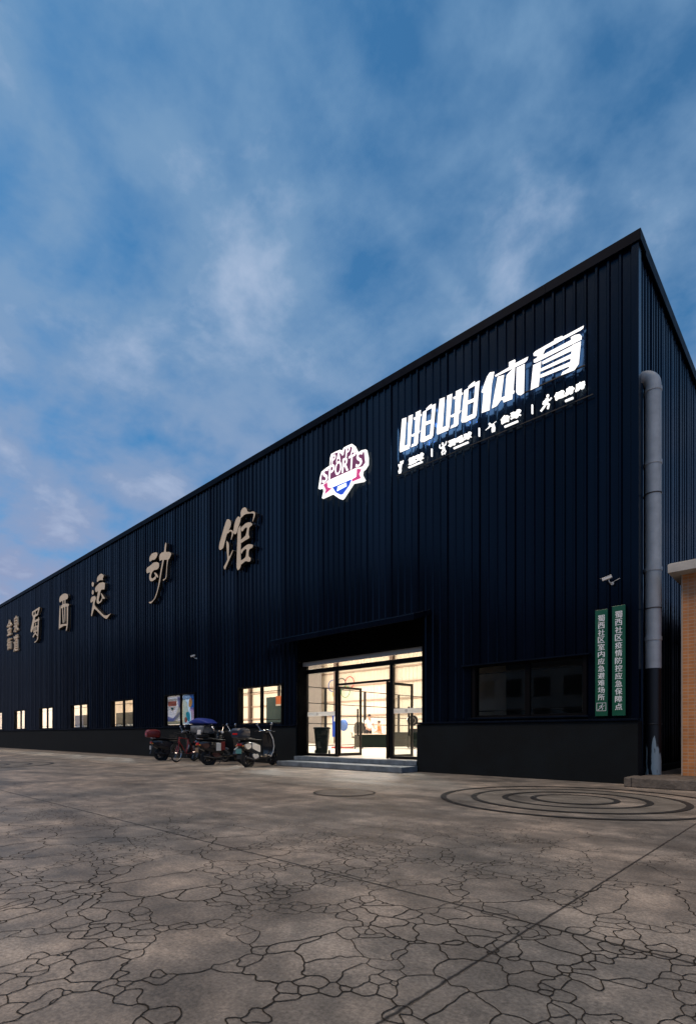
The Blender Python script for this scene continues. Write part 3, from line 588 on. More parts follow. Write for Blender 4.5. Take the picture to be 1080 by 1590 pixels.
for k, l_ in (('shu', 'tan calligraphy character 蜀, narrow and busy, beside the small four-character block'), ('xi', 'tan calligraphy character 西 like a boxed grid of thin upright bars'),
              ('yun', 'tan calligraphy character 运 with a long sweeping tail stroke to the right'), ('dong', 'tan calligraphy character 动 with a long thin curved tail stroke to the left'),
              ('guan', 'largest tan calligraphy character 馆, nearest the lit shield logo')):
    tan_char(k, l_)
for s, (a, b, z0, z1), l_ in (('金', (-39.95, -38.85, 7.85, 8.93), 'small tan character 金, upper left of the small four-character block'),
                              ('泉', (-38.40, -37.35, 7.88, 8.98), 'small tan character 泉, upper right of the small four-character block'),
                              ('街', (-39.95, -38.85, 6.86, 7.66), 'small tan character 街, lower left of the small four-character block'),
                              ('道', (-38.42, -37.35, 6.58, 7.70), 'small tan character 道, lower right of the small four-character block')):
    m = fit(heavy(text_mb(s, 1.0, 0.0, 0.05), 0.018, 0.004), a, b, z0, z1, -0.05, 0.09)
    tag(m.build('wall_character', TAN, bevel=0.0), l_, 'lettering', 'small tan characters in a block of four')

SIGNW = mat('sign_led_white', (1.0, 0.985, 0.95), 0.4, emit=1.06)
SIGNB = mat('added_halo_glow', (0.45, 0.7, 1.0), 0.4, emit=14.0)  # glow on the letter backs, added to throw a blue halo onto the ribs
sg = thing('illuminated_sign', 'large glowing white 啪啪体育 lettering with a row of sport names below', 'sign', (-3.0, -0.06, 7.6))
def sgp(polys, du=0.0, name='character', depth=0.018, mt=None, sm=False):
    m = MB()
    for i, p in enumerate(polys):
        m.prism(smooth_poly(p, 3) if sm else p, lambda u, v, dd: (u + du + 3.0, -dd, v - 7.6), 0.03, depth + 0.03 + 0.0015 * i)
    o = m.build(name, mt or SIGNW, sg); o.data.materials.append(TANS); o.data.materials.append(SIGNB)
    for f in o.data.polygons:
        if abs(f.normal.y) < 0.5: f.material_index = 1
        elif f.normal.y > 0.5: f.material_index = 2
    return o
sgp(WHITE_L['pa']); 
pa2 = [[((u + 5.50) * 1.05 - 4.37, (v - 8.50) * 1.0 + 8.52) for u, v in p] for p in WHITE_L['pa']]
sgp(pa2); sgp(WHITE_L['ti']); sgp(WHITE_L['yu'])
def sub_text(s, a, b, z0, z1):
    m = fit(heavy(text_mb(s, 0.2, 0.0, 0.02), 0.004, 0.002), a, b, z0, z1, -0.03, 0.04)
    m.v = [(x + 3.0, y, z - 7.6) for x, y, z in m.v]; m.build('caption', SIGNW, sg)
sub_text('篮球', -5.21, -4.75, 7.80, 7.97); sub_text('羽毛球', -4.04, -3.42, 7.82, 7.97); sub_text('台球', -2.69, -2.22, 7.83, 7.99); sub_text('健身房', -1.50, -0.89, 7.84, 7.99)
def sbar(a, b, z0, z1, nm):
    m = MB(); m.box(a + 3, b + 3, -0.07, -0.03, z0 - 7.6, z1 - 7.6); m.build(nm, SIGNW, sg)
for a, b in ((-5.21, -4.79), (-3.89, -3.50), (-2.60, -2.29), (-1.28, -1.12)): sbar(a, b, 7.725, 7.755, 'underline')
for x in (-4.51, -3.22, -1.97): sbar(x - 0.012, x + 0.012, 7.77, 7.96, 'divider')
def icon(cx, z0, z1, strokes, head):
    m = MB(); h = z1 - z0
    P_ = lambda u, v: (cx + u * h + 3.0, -0.05, z0 + v * h - 7.6)
    for i, (pts, w) in enumerate(strokes): m.tube([P_(*q) for q in pts], w * h, 6)
    m.ball(P_(*head), 0.10 * h, 8, 6); m.build('pictogram', SIGNW, sg)
run = [([(0.05, 0.72), (0.0, 0.45)], 0.11), ([(0.0, 0.45), (0.18, 0.28), (0.10, 0.02)], 0.07), ([(0.0, 0.45), (-0.15, 0.25), (-0.38, 0.05)], 0.07), ([(0.05, 0.70), (0.22, 0.55), (0.36, 0.66)], 0.055), ([(0.05, 0.70), (-0.18, 0.60), (-0.22, 0.45)], 0.055)]
icon(-5.46, 7.69, 7.99, [([(0, 0.72), (-0.05, 0.42)], 0.11), ([(-0.05, 0.42), (0.0, 0.2), (-0.08, 0.0)], 0.08), ([(-0.05, 0.42), (-0.2, 0.2), (-0.15, 0.02)], 0.07), ([(0, 0.7), (0.2, 0.78), (0.24, 0.98)], 0.06), ([(0, 0.7), (-0.2, 0.62), (-0.22, 0.8)], 0.06)], (0.02, 0.90))
icon(-4.19, 7.70, 7.99, [([(0, 0.7), (0.08, 0.4)], 0.11), ([(0.08, 0.4), (0.25, 0.2), (0.12, 0.0)], 0.07), ([(0.08, 0.4), (-0.1, 0.25), (-0.05, 0.02)], 0.07), ([(0, 0.7), (0.25, 0.75), (0.33, 0.98)], 0.05), ([(0, 0.7), (-0.22, 0.6), (-0.34, 0.72)], 0.05), ([(-0.34, 0.72), (-0.30, 0.95)], 0.05)], (-0.03, 0.92))
icon(-2.92, 7.74, 7.98, [([(0.25, 0.55), (-0.1, 0.72)], 0.13), ([(0.25, 0.55), (0.32, 0.3), (0.28, 0.0)], 0.09), ([(0.25, 0.55), (0.1, 0.3), (0.12, 0.0)], 0.08), ([(-0.1, 0.70), (-0.35, 0.52)], 0.06), ([(0.5, 0.86), (-0.6, 0.45)], 0.03)], (-0.18, 0.88))
icon(-1.67, 7.73, 8.04, run, (0.10, 0.89))
m = MB(); m.box(-5.62 + 3, -0.75 + 3, -0.020, -0.005, 7.66 - 7.6, 7.68 - 7.6); m.box(-2.2 + 3, -0.9 + 3, -0.030, -0.005, 8.30 - 7.6, 8.325 - 7.6); m.build('mounting_rail', BPL, sg)

lg = thing('shield_logo_sign', 'glowing PA·PA SPORTS shield logo with pink ribbon and blue point', 'sign', (-7.6, -0.06, 7.5))
def lgp(p, name, mt, d0, d1, sm=0):
    m = MB(); m.prism(smooth_poly(p, sm) if sm else p, lambda u, v, dd: (u + 7.6, -dd, v - 7.5), d0, d1); return m.build(name, mt, lg)
E_ = lambda n, c, e: mat(n, c, 0.4, emit=e)
lgp(LOGO_P['plate'], 'backing_plate', E_('logo_white', (1, 0.98, 0.93), 1.1), 0, 0.07)
lgp(LOGO_P['field'], 'lettering_field', E_('logo_plum', (0.17, 0.03, 0.10), 0.5), 0.071, 0.078)
lgp(LOGO_P['rl'], 'ribbon_end', E_('logo_pink', (0.62, 0.05, 0.22), 0.6), 0.079, 0.084); lgp(LOGO_P['rr'], 'ribbon_end', MATS['logo_pink'], 0.079, 0.084)
lgp(LOGO_P['shield'], 'shield_point', E_('logo_blue', (0.01, 0.07, 0.55), 0.7), 0.080, 0.086)
lgp(LOGO_P['chip'], 'shield_panel', E_('logo_panel', (0.75, 0.9, 1.0), 1.4), 0.088, 0.092)
lgp(LOGO_P['banner'], 'ribbon_banner', E_('logo_cream', (1.0, 0.93, 0.90), 1.0), 0.085, 0.094)
def logo_text(s, a, b, z0, z1, arc, bold):
    out = MB(); w = (b - a) / len(s)
    for i, ch in enumerate(s):
        k = (i - (len(s) - 1) / 2) / (len(s) / 2); dz = -arc * k * k; nar = 0.45 if ch == '·' else 1
        q = fit(heavy(text_mb(ch, 1.0, bold, 0.02, 0.12), 0.022, 0.01), a + w * i + w * (0.04 if nar == 1 else 0.3), a + w * (i + 1) - w * (0.0 if nar == 1 else 0.3), z0 + dz + (0 if nar == 1 else 0.10), z1 + dz - (0 if nar == 1 else 0.10), -0.079, 0.008)
        out.add([(x + 7.6, y, z - 7.5) for x, y, z in q.v], q.f)
    return out.build('logo_lettering', E_('logo_letters', (1.0, 0.96, 0.95), 1.0), lg)
logo_text('SPORTS', -8.34, -6.74, 8.37, 8.76, 0.06, 0.0)
logo_text('PA·PA', -7.95, -7.02, 8.76, 9.04, 0.05, 0.0)

# green emergency boards
GRN = mat('sign_green', (0.004, 0.090, 0.048), 0.35, var=0.1); SWH = mat('sign_white', (0.85, 0.87, 0.88), 0.5)
def board(x0, x1, z0, z1, s, zt, zb, label, pic):
    t = thing('emergency_sign', label, 'sign', ((x0 + x1) / 2, -0.06, z0))
    xm = (x0 + x1) / 2
    m = MB(); m.box(x0 - xm, x1 - xm, -0.035, 0.0, 0, z1 - z0); m.build('sign_board', GRN, t, bevel=0.005)
    n = len(s); hstep = (zt - zb) / n; cw = (x1 - x0) * 0.56; tm = MB()
    for i, ch in enumerate(s):
        c_ = zt - hstep * (i + 0.5)
        q = fit(heavy(text_mb(ch, 1.0, 0.0, 0.02), 0.022, 0.012), -cw / 2, cw / 2, c_ - hstep * 0.44 - z0, c_ + hstep * 0.44 - z0, -0.036, 0.003); tm.add(q.v, q.f)
    tm.build('sign_lettering', SWH, t)
    if pic:
        pz = 0.10; f = MB(); w = 0.088
        for a, b, c_, d in ((-w, w, pz, pz + 0.008), (-w, w, pz + 0.152, pz + 0.16), (-w, -w + 0.008, pz + 0.008, pz + 0.152), (w - 0.008, w, pz + 0.008, pz + 0.152)): f.box(a, b, -0.040, -0.036, c_, d)
        for pts, wd in run: f.tube([(u * 0.16, -0.040, pz + 0.015 + v * 0.13) for u, v in pts], wd * 0.10, 6)
        f.ball((0.02, -0.040, pz + 0.13), 0.012, 8, 6); f.build('pictogram', SWH, t)
board(-0.705, -0.475, 1.30, 3.38, '蜀西社区室内应急避难场所', 3.28, 1.60, 'green board ending in a running man pictogram, left of its twin', True)
board(-0.395, -0.160, 1.30, 3.41, '蜀西社区疫情防控应急保障点', 3.31, 1.40, 'green board of white characters without pictogram, nearest the building corner', False)

# security cameras
def cctv(x, z, rz, label, lng):
    t = thing('security_camera', label, 'camera', (x, -0.05, z), 0, 'security cameras on the wall'); t.scale = (0.62,) * 3
    m = MB(); m.cyl((0, 0.0, 0), (0, -0.03, 0), 0.05, 16); m.build('mount', WPNT, t, smooth=True)
    m = MB(); m.tube([(0, -0.03, 0), (-0.02, -0.10, 0.0), (-0.05, -0.15, 0.04), (-0.06, -0.17, 0.10)], 0.017, 8); m.build('bracket', WPNT, t, smooth=True)
    m = MB(); m.box(-0.15, 0.13, -0.045, 0.045, -0.04, 0.04); m.box(-0.19, 0.13, -0.052, 0.052, 0.041, 0.05)
    b = m.build('camera_body', WPNT, t, bevel=0.012); b.location = (-0.09, -0.19, 0.15); b.rotation_euler = (0, R(-14), rz)
    l_ = MB(); l_.cyl((-0.15, 0, 0), (-0.157, 0, 0), 0.032, 16); l_.build('lens', BPL, b)
    if lng: c_ = MB(); c_.tube([(0, -0.02, 0.02), (0.07, -0.03, 0.06), (0.15, -0.01, 0.10), (0.22, -0.008, 0.12)], 0.008, 6); c_.build('cable', WPNT, t)
cctv(-0.40, 3.86, R(8), 'white bullet camera above the two green boards', True)
cctv(-15.33, 3.88, R(30), 'small white camera on the dark wall left of the entrance, above the scooters', False)

# ------------------------------------------------------------------ entrance steps
st = thing('entrance_steps', 'two grey concrete steps before the open glass doors', 'steps', (-7.0, -0.7, 0))
m = MB(); m.box(-9.66 + 7, -4.94 + 7, -0.76 + 0.7, -0.102 + 0.7, 0, 0.145); m.build('lower_step', CONC, st, bevel=0.015)
m = MB(); m.box(-9.58 + 7, -4.96 + 7, -0.135 + 0.7, -0.103 + 0.7, 0.147, 0.275); m.box(-9.52 + 7, -4.98 + 7, -0.10 + 0.7, 0.30 + 0.7, 0.147, 0.2755); m.build('upper_step', CONC, st, bevel=0.012)

# ------------------------------------------------------------------ drain pipe beside the corner
PVC = mat('grey_pvc', (0.50, 0.50, 0.50), 0.4, var=0.12, vscale=6)
def pvc_painted():
    m = bpy.data.materials.new('part_painted_pvc'); m.use_nodes = True; t = m.node_tree; b = t.nodes['Principled BSDF']
    g = N(t, 'ShaderNodeTexCoord'); mp = N(t, 'ShaderNodeMapping'); mp.inputs['Scale'].default_value = (1, 1, 0.16); t.links.new(g.outputs['Object'], mp.inputs[0])
    n = N(t, 'ShaderNodeTexNoise', i_Scale=9.0, i_Detail=5.0); t.links.new(mp.outputs[0], n.inputs['Vector'])
    s_ = N(t, 'ShaderNodeSeparateXYZ'); t.links.new(g.outputs['Object'], s_.inputs[0])
    v = math_n(t, 'ADD', math_n(t, 'MULTIPLY', math_n(t, 'ABSOLUTE', math_n(t, 'SUBTRACT', s_.outputs[2], 1.65)), 0.16), math_n(t, 'MULTIPLY', n.outputs[0], 0.6))
    r = ramp(t, v, [(0.525, (0.006, 0.007, 0.010)), (0.531, (0.34, 0.41, 0.43))]); t.links.new(r.outputs[0], b.inputs['Base Color']); b.inputs['Roughness'].default_value = 0.45
    return m
PX, PY, PR = 0.19, 0.43, 0.138
dp = thing('drain_pipe', 'thick grey plastic drainpipe, black-painted near its foot, at the hall corner', 'pipe', (PX, PY, 0.16))
m = MB(); m.cyl((0, 0, 2.05), (0, 0, 7.45), PR, 28); m.build('pipe', PVC, dp, smooth=True)
m = MB(); m.cyl((0, 0, 0.0), (0, 0, 2.06), PR * 0.99, 28); m.build('pipe_foot', pvc_painted(), dp, smooth=True)
m = MB(); m.tube([(0, 0, 7.43)] + [(-0.20 + 0.20 * cos(a), 0, 7.50 + 0.20 * sin(a)) for a in [pi / 2 * k / 6 for k in range(7)]] + [(-0.26, 0, 7.70)], PR * 0.995, 28)
m.build('elbow', PVC, dp, smooth=True)
for z in (7.40, 6.0, 3.95, 2.62):
    m = MB(); m.cyl((0, 0, z - 0.035), (0, 0, z + 0.035), PR + 0.012, 28); m.build('coupling', PVC, dp, smooth=True)
for z in (5.4, 3.2, 0.98):
    m = MB(); m.torus((0, 0, z), (0, 0, 1), PR + 0.006, 0.010, 28, 6); m.box(-0.21, -PR, -0.012, 0.012, z - 0.012, z + 0.012); m.build('pipe_clip', DMET, dp)
# ------------------------------------------------------------------ brick building and its concrete plinth
def tile_mat():
    m = bpy.data.materials.new('orange_wall_tile'); m.use_nodes = True; t = m.node_tree; b = t.nodes['Principled BSDF']
    g = N(t, 'ShaderNodeTexCoord')
    s_ = N(t, 'ShaderNodeSeparateXYZ'); t.links.new(g.outputs['Object'], s_.inputs[0])
    cb = N(t, 'ShaderNodeCombineXYZ'); t.links.new(math_n(t, 'ADD', s_.outputs[0], s_.outputs[1]), cb.inputs[0]); t.links.new(s_.outputs[2], cb.inputs[1])
    k = N(t, 'ShaderNodeTexBrick', offset=0.0, i_Scale=1.0, i_Mortar_Size=0.005, i_Brick_Width=0.105, i_Row_Height=0.062, i_Bias=0.0)
    k.inputs['Color1'].default_value = (0.58, 0.235, 0.075, 1); k.inputs['Color2'].default_value = (0.47, 0.185, 0.06, 1); k.inputs['Mortar'].default_value = (0.5, 0.36, 0.25, 1)
    t.links.new(cb.outputs[0], k.inputs['Vector'])
    n = N(t, 'ShaderNodeTexNoise', i_Scale=2.2, i_Detail=6.0); t.links.new(g.outputs['Object'], n.inputs['Vector'])
    w = ramp(t, n.outputs[0], [(0.3, 0.75), (0.7, 1.2)])
    t.links.new(mixc(t, 1.0, k.outputs[0], w.outputs[0], 'MULTIPLY'), b.inputs['Base Color']); b.inputs['Roughness'].default_value = 0.45
    bp = N(t, 'ShaderNodeBump', i_Strength=0.4, i_Distance=0.01, invert=True); t.links.new(k.outputs['Fac'], bp.inputs['Height']); t.links.new(bp.outputs[0], b.inputs['Normal'])
    return m
bb = thing('brick_building', 'low building of small orange wall tiles under a pale roof slab', 'building', (0.68, 0.30, 0.18))
m = MB(); m.box(0, 8, 0, 9, 0, 3.70); m.build('tiled_wall', tile_mat(), bb)
m = MB(); m.box(-0.16, 8.2, -0.30, 9.2, 3.70, 3.86); m.box(-0.14, 8.18, -0.28, 9.18, 3.86, 3.875); m.build('roof_slab', mat('pale_concrete', (0.46, 0.44, 0.40), 0.7, var=0.15, vscale=4, bump=0.3), bb, bevel=0.015)
m = MB(); m.box(0.0, 0.02, -0.006, 0.02, 0, 3.69); m.build('edge_bead', mat('bead', (0.45, 0.36, 0.28), 0.5), bb)
m = MB(); m.box(0.11, 12, -0.72, 10, 0, 0.175); m.box(-0.02, 0.108, -0.72, -0.105, 0, 0.174)
tag(m.build('concrete_platform', mat('mossy_concrete', (0.135, 0.115, 0.095), 0.8, var=0.5, vscale=6, bump=0.8, bscale=18), bevel=0.02), 'low rough concrete platform under the orange tiled building', 'platform')

# ------------------------------------------------------------------ window posters
def poster(x0, x1, z0, z1, label, shapes, base):
    t = thing('window_poster', label, 'poster', ((x0 + x1) / 2, 0.07, z0), 0, 'posters inside the lit window')
    xm = (x0 + x1) / 2; w, h = x1 - x0, z1 - z0
    m = MB(); m.face([(x0 - xm, 0.008, 0), (x1 - xm, 0.008, 0), (x1 - xm, 0.008, h), (x0 - xm, 0.008, h)]); m.build('poster_sheet', translucent(label[:12], base, 0.55), t)
    for i, (nm, col, p) in enumerate(shapes):
        q = MB(); pl = smooth_poly([((u - 0.5) * w, v * h) for u, v in p], 4) if nm[0] == '~' else [((u - 0.5) * w, v * h) for u, v in p]; q.add([(u, 0.006 - i * 0.0008, v) for u, v in pl], tess(pl))
        q.build(nm.strip('~'), translucent('ink_%s' % '_'.join('%d' % (c_ * 99) for c_ in col), col, 0.75), t)
poster(-17.79, -16.72, 1.35, 2.53, 'grey blue poster with red shield badge in the left pane',
  [('swoosh', (0.22, 0.26, 0.55), [(0, 0.30), (0.4, 0.22), (1, 0.48), (1, 0.40), (0.5, 0.08), (0, 0.12)]), ('swoosh', (0.75, 0.73, 0.62), [(0.45, 0.10), (0.9, 0.75), (1, 0.62), (1, 0.3), (0.72, 0.1)]),
   ('swoosh', (0.30, 0.30, 0.55), [(0.72, 0.95), (1, 0.95), (1, 0.62), (0.85, 0.58)]), ('badge', (0.80, 0.75, 0.70), [(0.02, 0.90), (0.70, 0.90), (0.70, 0.66), (0.36, 0.42), (0.02, 0.66)]),
   ('badge', (0.62, 0.16, 0.11), [(0.05, 0.82), (0.66, 0.82), (0.66, 0.66), (0.05, 0.66)]), ('badge', (0.85, 0.55, 0.48), [(0.10, 0.78), (0.58, 0.78), (0.58, 0.70), (0.10, 0.70)]), ('badge', (0.02, 0.16, 0.18), [(0.22, 0.60), (0.50, 0.60), (0.36, 0.48)]),
   ('caption_strip', (0.75, 0.70, 0.45), [(0, 0.12), (1, 0.12), (1, 0.02), (0, 0.02)])], (0.26, 0.29, 0.40))
poster(-16.58, -15.56, 1.35, 2.55, 'blue poster of a crouching ball player in the right pane',
  [('backdrop', (0.05, 0.20, 0.55), [(0.42, 0.99), (0.99, 0.99), (0.99, 0.40), (0.55, 0.52), (0.72, 0.7), (0.62, 0.88)]), ('~light_patch', (0.90, 0.82, 0.62), [(0.0, 0.80), (0.25, 0.78), (0.42, 0.50), (0.30, 0.25), (0.0, 0.02)]), ('~light_patch', (0.55, 0.62, 0.75), [(0.05, 0.97), (0.95, 0.99), (0.55, 0.86), (0.1, 0.84)]),
   ('~player_shirt', (0.95, 0.55, 0.68), [(0.55, 0.52), (0.78, 0.55), (0.96, 0.42), (0.98, 0.2), (0.9, 0.04), (0.62, 0.05), (0.66, 0.25)]), ('~player_shirt', (0.85, 0.80, 0.78), [(0.62, 0.40), (0.74, 0.44), (0.76, 0.22), (0.66, 0.2)]),
   ('~player_head', (0.95, 0.40, 0.12), [(0.45, 0.62), (0.55, 0.56), (0.68, 0.62), (0.72, 0.76), (0.64, 0.86), (0.50, 0.82)]), ('~player_hair', (0.88, 0.66, 0.58), [(0.50, 0.80), (0.60, 0.88), (0.72, 0.82), (0.72, 0.72), (0.62, 0.78)]),
   ('~player_arm', (0.05, 0.40, 0.48), [(0.24, 0.36), (0.42, 0.42), (0.56, 0.30), (0.52, 0.10), (0.34, 0.14)]), ('~ball', (0.62, 0.18, 0.12), [(0.16, 0.22), (0.28, 0.24), (0.36, 0.15), (0.28, 0.06), (0.16, 0.1)])], (0.22, 0.34, 0.55))
# ------------------------------------------------------------------ things inside the hall
GDK = mat('dark_green_board', (0.003, 0.008, 0.0065), 0.7, spec=0.12, var=0.15)
BLU = mat('blue_plastic', (0.01, 0.06, 0.42), 0.4, var=0.1); LBL = mat('light_blue', (0.02, 0.12, 0.42), 0.5, var=0.1)
# wheelie bin
t = thing('wheelie_bin', 'dark green wheelie bin behind the left glass panel of the entrance', 'bin', (-9.52, 1.02, FLZ), R(40))
m = MB()
def frus(w0, d0, z0, w1, d1, z1, mb): mb.hexa([(-w0, -d0, z0), (w0, -d0, z0), (w0, d0, z0), (-w0, d0, z0)], [(-w1, -d1, z1), (w1, -d1, z1), (w1, d1, z1), (-w1, d1, z1)])
frus(0.17, 0.18, 0.04, 0.235, 0.26, 0.84, m); m.build('bin_body', mat('bin_green', (0.004, 0.010, 0.009), 0.5, var=0.2, spec=0.25), t, bevel=0.02)
m = MB(); frus(0.262, 0.285, 0.842, 0.25, 0.27, 0.90, m); m.cyl((-0.2, 0.29, 0.87), (0.2, 0.29, 0.87), 0.02, 10); m.build('bin_lid', MATS['bin_green'], t, bevel=0.02)
for sx in (-1, 1):
    m = MB(); m.cyl((sx * 0.20, 0.19, 0.08), (sx * 0.25, 0.19, 0.08), 0.08, 18); m.build('wheel', RUB, t, smooth=True)
# fence of the court
fx = -16.0
t = thing('court_fence', 'thin dark railed court fence standing across the bright hall', 'fence', (fx, 10.0, FLZ))
for y in (4.6, 7.6, 10.6, 13.6, 16.6):
    m = MB(); m.box(-0.05, 0.05, y - 10.05, y - 9.95, 0, 3.0); m.build('post', BPL, t)
for z in (2.98, 2.2, 1.62, 1.2, 0.12):
    m = MB(); m.cyl((0, -5.4, z), (0, 6.6, z), 0.022, 8); m.build('rail', BPL, t)
# office chair
t = thing('office_chair', 'grey office chair with mesh back left of the dark desk', 'chair', (-14.0, 7.75, FLZ), R(150))
CG = mat('chair_grey', (0.035, 0.035, 0.033), 0.7)
m = MB(); m.loft([(-0.24, 0.20, 0.50, 0.56), (-0.1, 0.25, 0.48, 0.58), (0.15, 0.25, 0.48, 0.58), (0.24, 0.2, 0.5, 0.56)]); m.build('seat', CG, t, smooth=True)
m = MB(); m.rings([[(-0.24 - 0.03 * cos(k * 2 * pi / 14) + b_, w * math.copysign(abs(sin(k * 2 * pi / 14)) ** 0.7, sin(k * 2 * pi / 14)), z) for k in range(14)] for z, w, b_ in ((0.62, 0.17, 0), (0.8, 0.24, 0.03), (1.0, 0.25, 0.02), (1.18, 0.22, -0.04), (1.25, 0.14, -0.06))]); m.build('backrest', CG, t, smooth=True)
m = MB(); m.cyl((0, 0, 0.10), (0, 0, 0.48), 0.03, 10)
for k in range(5):
    a = 2 * pi * k / 5; m.tube([(0, 0, 0.12), (0.30 * cos(a), 0.30 * sin(a), 0.07)], [0.03, 0.02], 8); m.ball((0.31 * cos(a), 0.31 * sin(a), 0.035), 0.034, 8, 6)
m.build('base', BPL, t)
for s_ in (-1, 1):
    m = MB(); m.tube([(-0.12, s_ * 0.27, 0.52), (-0.12, s_ * 0.30, 0.74), (0.12, s_ * 0.30, 0.74)], 0.02, 8); m.build('armrest', BPL, t)
# desk
t = thing('reception_desk', 'long dark green desk with pale top in the middle of the doorway', 'desk', (-13.15, 7.75, FLZ), R(43))
m = MB(); m.box(-0.75, 0.75, -0.30, -0.27, 0.06, 0.66); m.build('front_panel', GDK, t)
m = MB(); m.box(-0.80, 0.80, -0.36, 0.36, 0.66, 0.70); m.build('desk_top', mat('pale_top', (0.62, 0.52, 0.42), 0.4), t, bevel=0.006)
for s_ in (-1, 1):
    m = MB(); m.box(s_ * 0.75 - 0.02, s_ * 0.75 + 0.02, -0.26, 0.3, 0, 0.66); m.build('side_panel', GDK, t)
# sofa-like seats
for px, py, l_, a in ((-12.25, 8.85, 'black two-seat sofa left of the other, behind the open right door', R(43)), (-11.05, 8.95, 'black two-seat sofa at the right edge of the doorway', R(40))):
    t = thing('sofa', l_, 'sofa', (px, py, FLZ), a, 'black sofas in the hall')
    m = MB(); m.box(-0.62, 0.62, -0.36, 0.30, 0.10, 0.42); m.build('seat', GDK, t, bevel=0.04)
    m = MB(); m.box(-0.62, 0.62, 0.30, 0.48, 0.10, 0.78); m.build('backrest', GDK, t, bevel=0.04)
    for s_ in (-1, 1):
        m = MB(); m.box(s_ * 0.70 - 0.075, s_ * 0.70 + 0.075, -0.36, 0.48, 0.10, 0.58); m.build('armrest', GDK, t, bevel=0.03)
    for sx in (-0.6, 0.6):
        for sy in (-0.3, 0.4):
            m = MB(); m.cyl((sx, sy, 0), (sx, sy, 0.10), 0.02, 8); m.build('leg', CHR, t)
# blue promo stand
t = thing('blue_stand', 'blue upright stand with white badge on a red base, behind the left door post', 'stand', (-14.3, 6.95, FLZ), R(43))
m = MB(); m.box(-0.42, -0.02, -0.03, 0.03, 0.55, 1.62); m.build('panel', BLU, t, bevel=0.03)
m = MB(); m.box(-0.34, -0.08, -0.036, -0.031, 1.28, 1.52); m.build('badge', WPNT, t)
m = MB(); m.ball((0.12, 0, 1.10), (0.20, 0.14, 0.28), 18, 12); m.build('rounded_body', LBL, t, smooth=True)
m = MB(); m.cyl((-0.25, 0, 0.1), (-0.22, 0, 0.56), 0.06, 10); m.cyl((0.0, 0, 0.1), (-0.05, 0, 0.6), 0.06, 10); m.build('leg', WPNT, t)
m = MB(); m.box(-0.45, 0.60, -0.2, 0.2, 0.02, 0.10); m.build('base', mat('red_base', (0.5, 0.05, 0.05), 0.4), t, bevel=0.02)
# fan / drum like round machine
t = thing('floor_fan', 'dark round pedestal fan seen through the open right door', 'fan', (-12.55, 10.2, FLZ), R(40))
m = MB(); m.cyl((0, -0.06, 1.35), (0, 0.08, 1.35), 0.26, 22); m.build('fan_head', BPL, t, smooth=True)
m = MB(); m.torus((0, -0.08, 1.35), (0, 1, 0), 0.27, 0.018, 24, 6); m.torus((0, -0.08, 1.35), (0, 1, 0), 0.14, 0.012, 24, 6); m.build('guard', CHR, t)
m = MB(); m.cyl((0, 0, 0.03), (0, 0, 1.2), 0.03, 10); m.cyl((0, 0, 0), (0, 0, 0.05), 0.24, 20); m.box(-0.2, 0.2, -0.15, 0.15, 0.4, 0.95); m.build('stand', DMET, t)
# padded column guard, hoop, rings
t = thing('column_pad', 'orange yellow padding wrapped round the foot of a steel column', 'padding', (-13.75, 16.45, FLZ)); 
m = MB(); m.box(-0.25, 0.25, -0.2, 0.2, 0, 2.4); m.build('pad', mat('pad_orange', (0.75, 0.36, 0.05), 0.5), t, bevel=0.04)
t = thing('basketball_hoop', 'basketball hoop bracket jutting from the right edge of the doorway view', 'hoop', (-8.9, 9.3, 2.75), R(43))
m = MB(); m.tube([(0.5, 0, 0), (-0.1, 0, 0.02), (-0.1, 0, 0.35)], 0.035, 8); m.build('arm', BPL, t)
m = MB(); m.torus((-0.05, -0.24, 0.62), (0, 0, 1), 0.22, 0.012, 24, 6); m.build('rim', RPNT, t)
for i, (x, z, c_, n_) in enumerate(((-24.55, 4.55, (0.02, 0.10, 0.40), 'blue'), (-23.65, 4.62, (0.02, 0.02, 0.02), 'black'), (-22.85, 4.68, (0.55, 0.06, 0.05), 'red'), (-23.25, 4.05, (0.05, 0.3, 0.12), 'green'), (-24.1, 4.0, (0.6, 0.45, 0.05), 'yellow'))):
    m = MB(); m.torus((0, 0, 0), (0, 1, 0), 0.42, 0.03, 36, 8)
    o = m.build('wall_ring', mat('ring_' + n_, c_, 0.5), smooth=True); o.location = (x, YW - 0.2, z)
    tag(o, 'thin %s ring of the linked rings on the back wall' % n_, 'ring', 'five coloured rings on the back wall')
# interior dividers seen through the windows
def divider(x0, x1, y, z1, col, label, nm='divider_panel'):
    t = thing(nm, label, 'panel', ((x0 + x1) / 2, y, FLZ)); w = (x1 - x0) / 2
    m = MB(); m.box(-w, w, -0.03, 0.03, 0.05, z1 - FLZ); m.build('board', mat('div_%s' % label[:8], col, 0.6, var=0.1), t)
    m = MB()
    for s_ in (-1, 1): m.box(s_ * (w - 0.1) - 0.03, s_ * (w - 0.1) + 0.03, -0.2, 0.2, 0, 0.05)
    m.build('foot', DMET, t)
divider(-24.6, -21.6, 0.9, 2.06, (0.085, 0.085, 0.075), 'dark olive grey board filling the lower half of a lit window')
divider(-30.2, -26.9, 0.9, 2.06, (0.11, 0.10, 0.10), 'mid grey board filling the lower half of a lit window, further left')
divider(-13.10, -11.35, 1.6, 2.35, (0.03, 0.075, 0.085), 'teal dark board behind the right pane of the window by the entrance')
divider(-27.3, -25.4, 16.5, 7.5, (0.20, 0.17, 0.15), 'tall grey brown board against the back wall', 'tall_board')
t = thing('orange_banner', 'orange banner with pale hem behind the window by the entrance', 'banner', (-12.0, 1.5, 2.0))
m = MB(); m.box(-0.42, 0.42, -0.02, 0.02, 0.06, 0.36); m.build('cloth', mat('banner_orange', (0.70, 0.16, 0.04), 0.6), t)
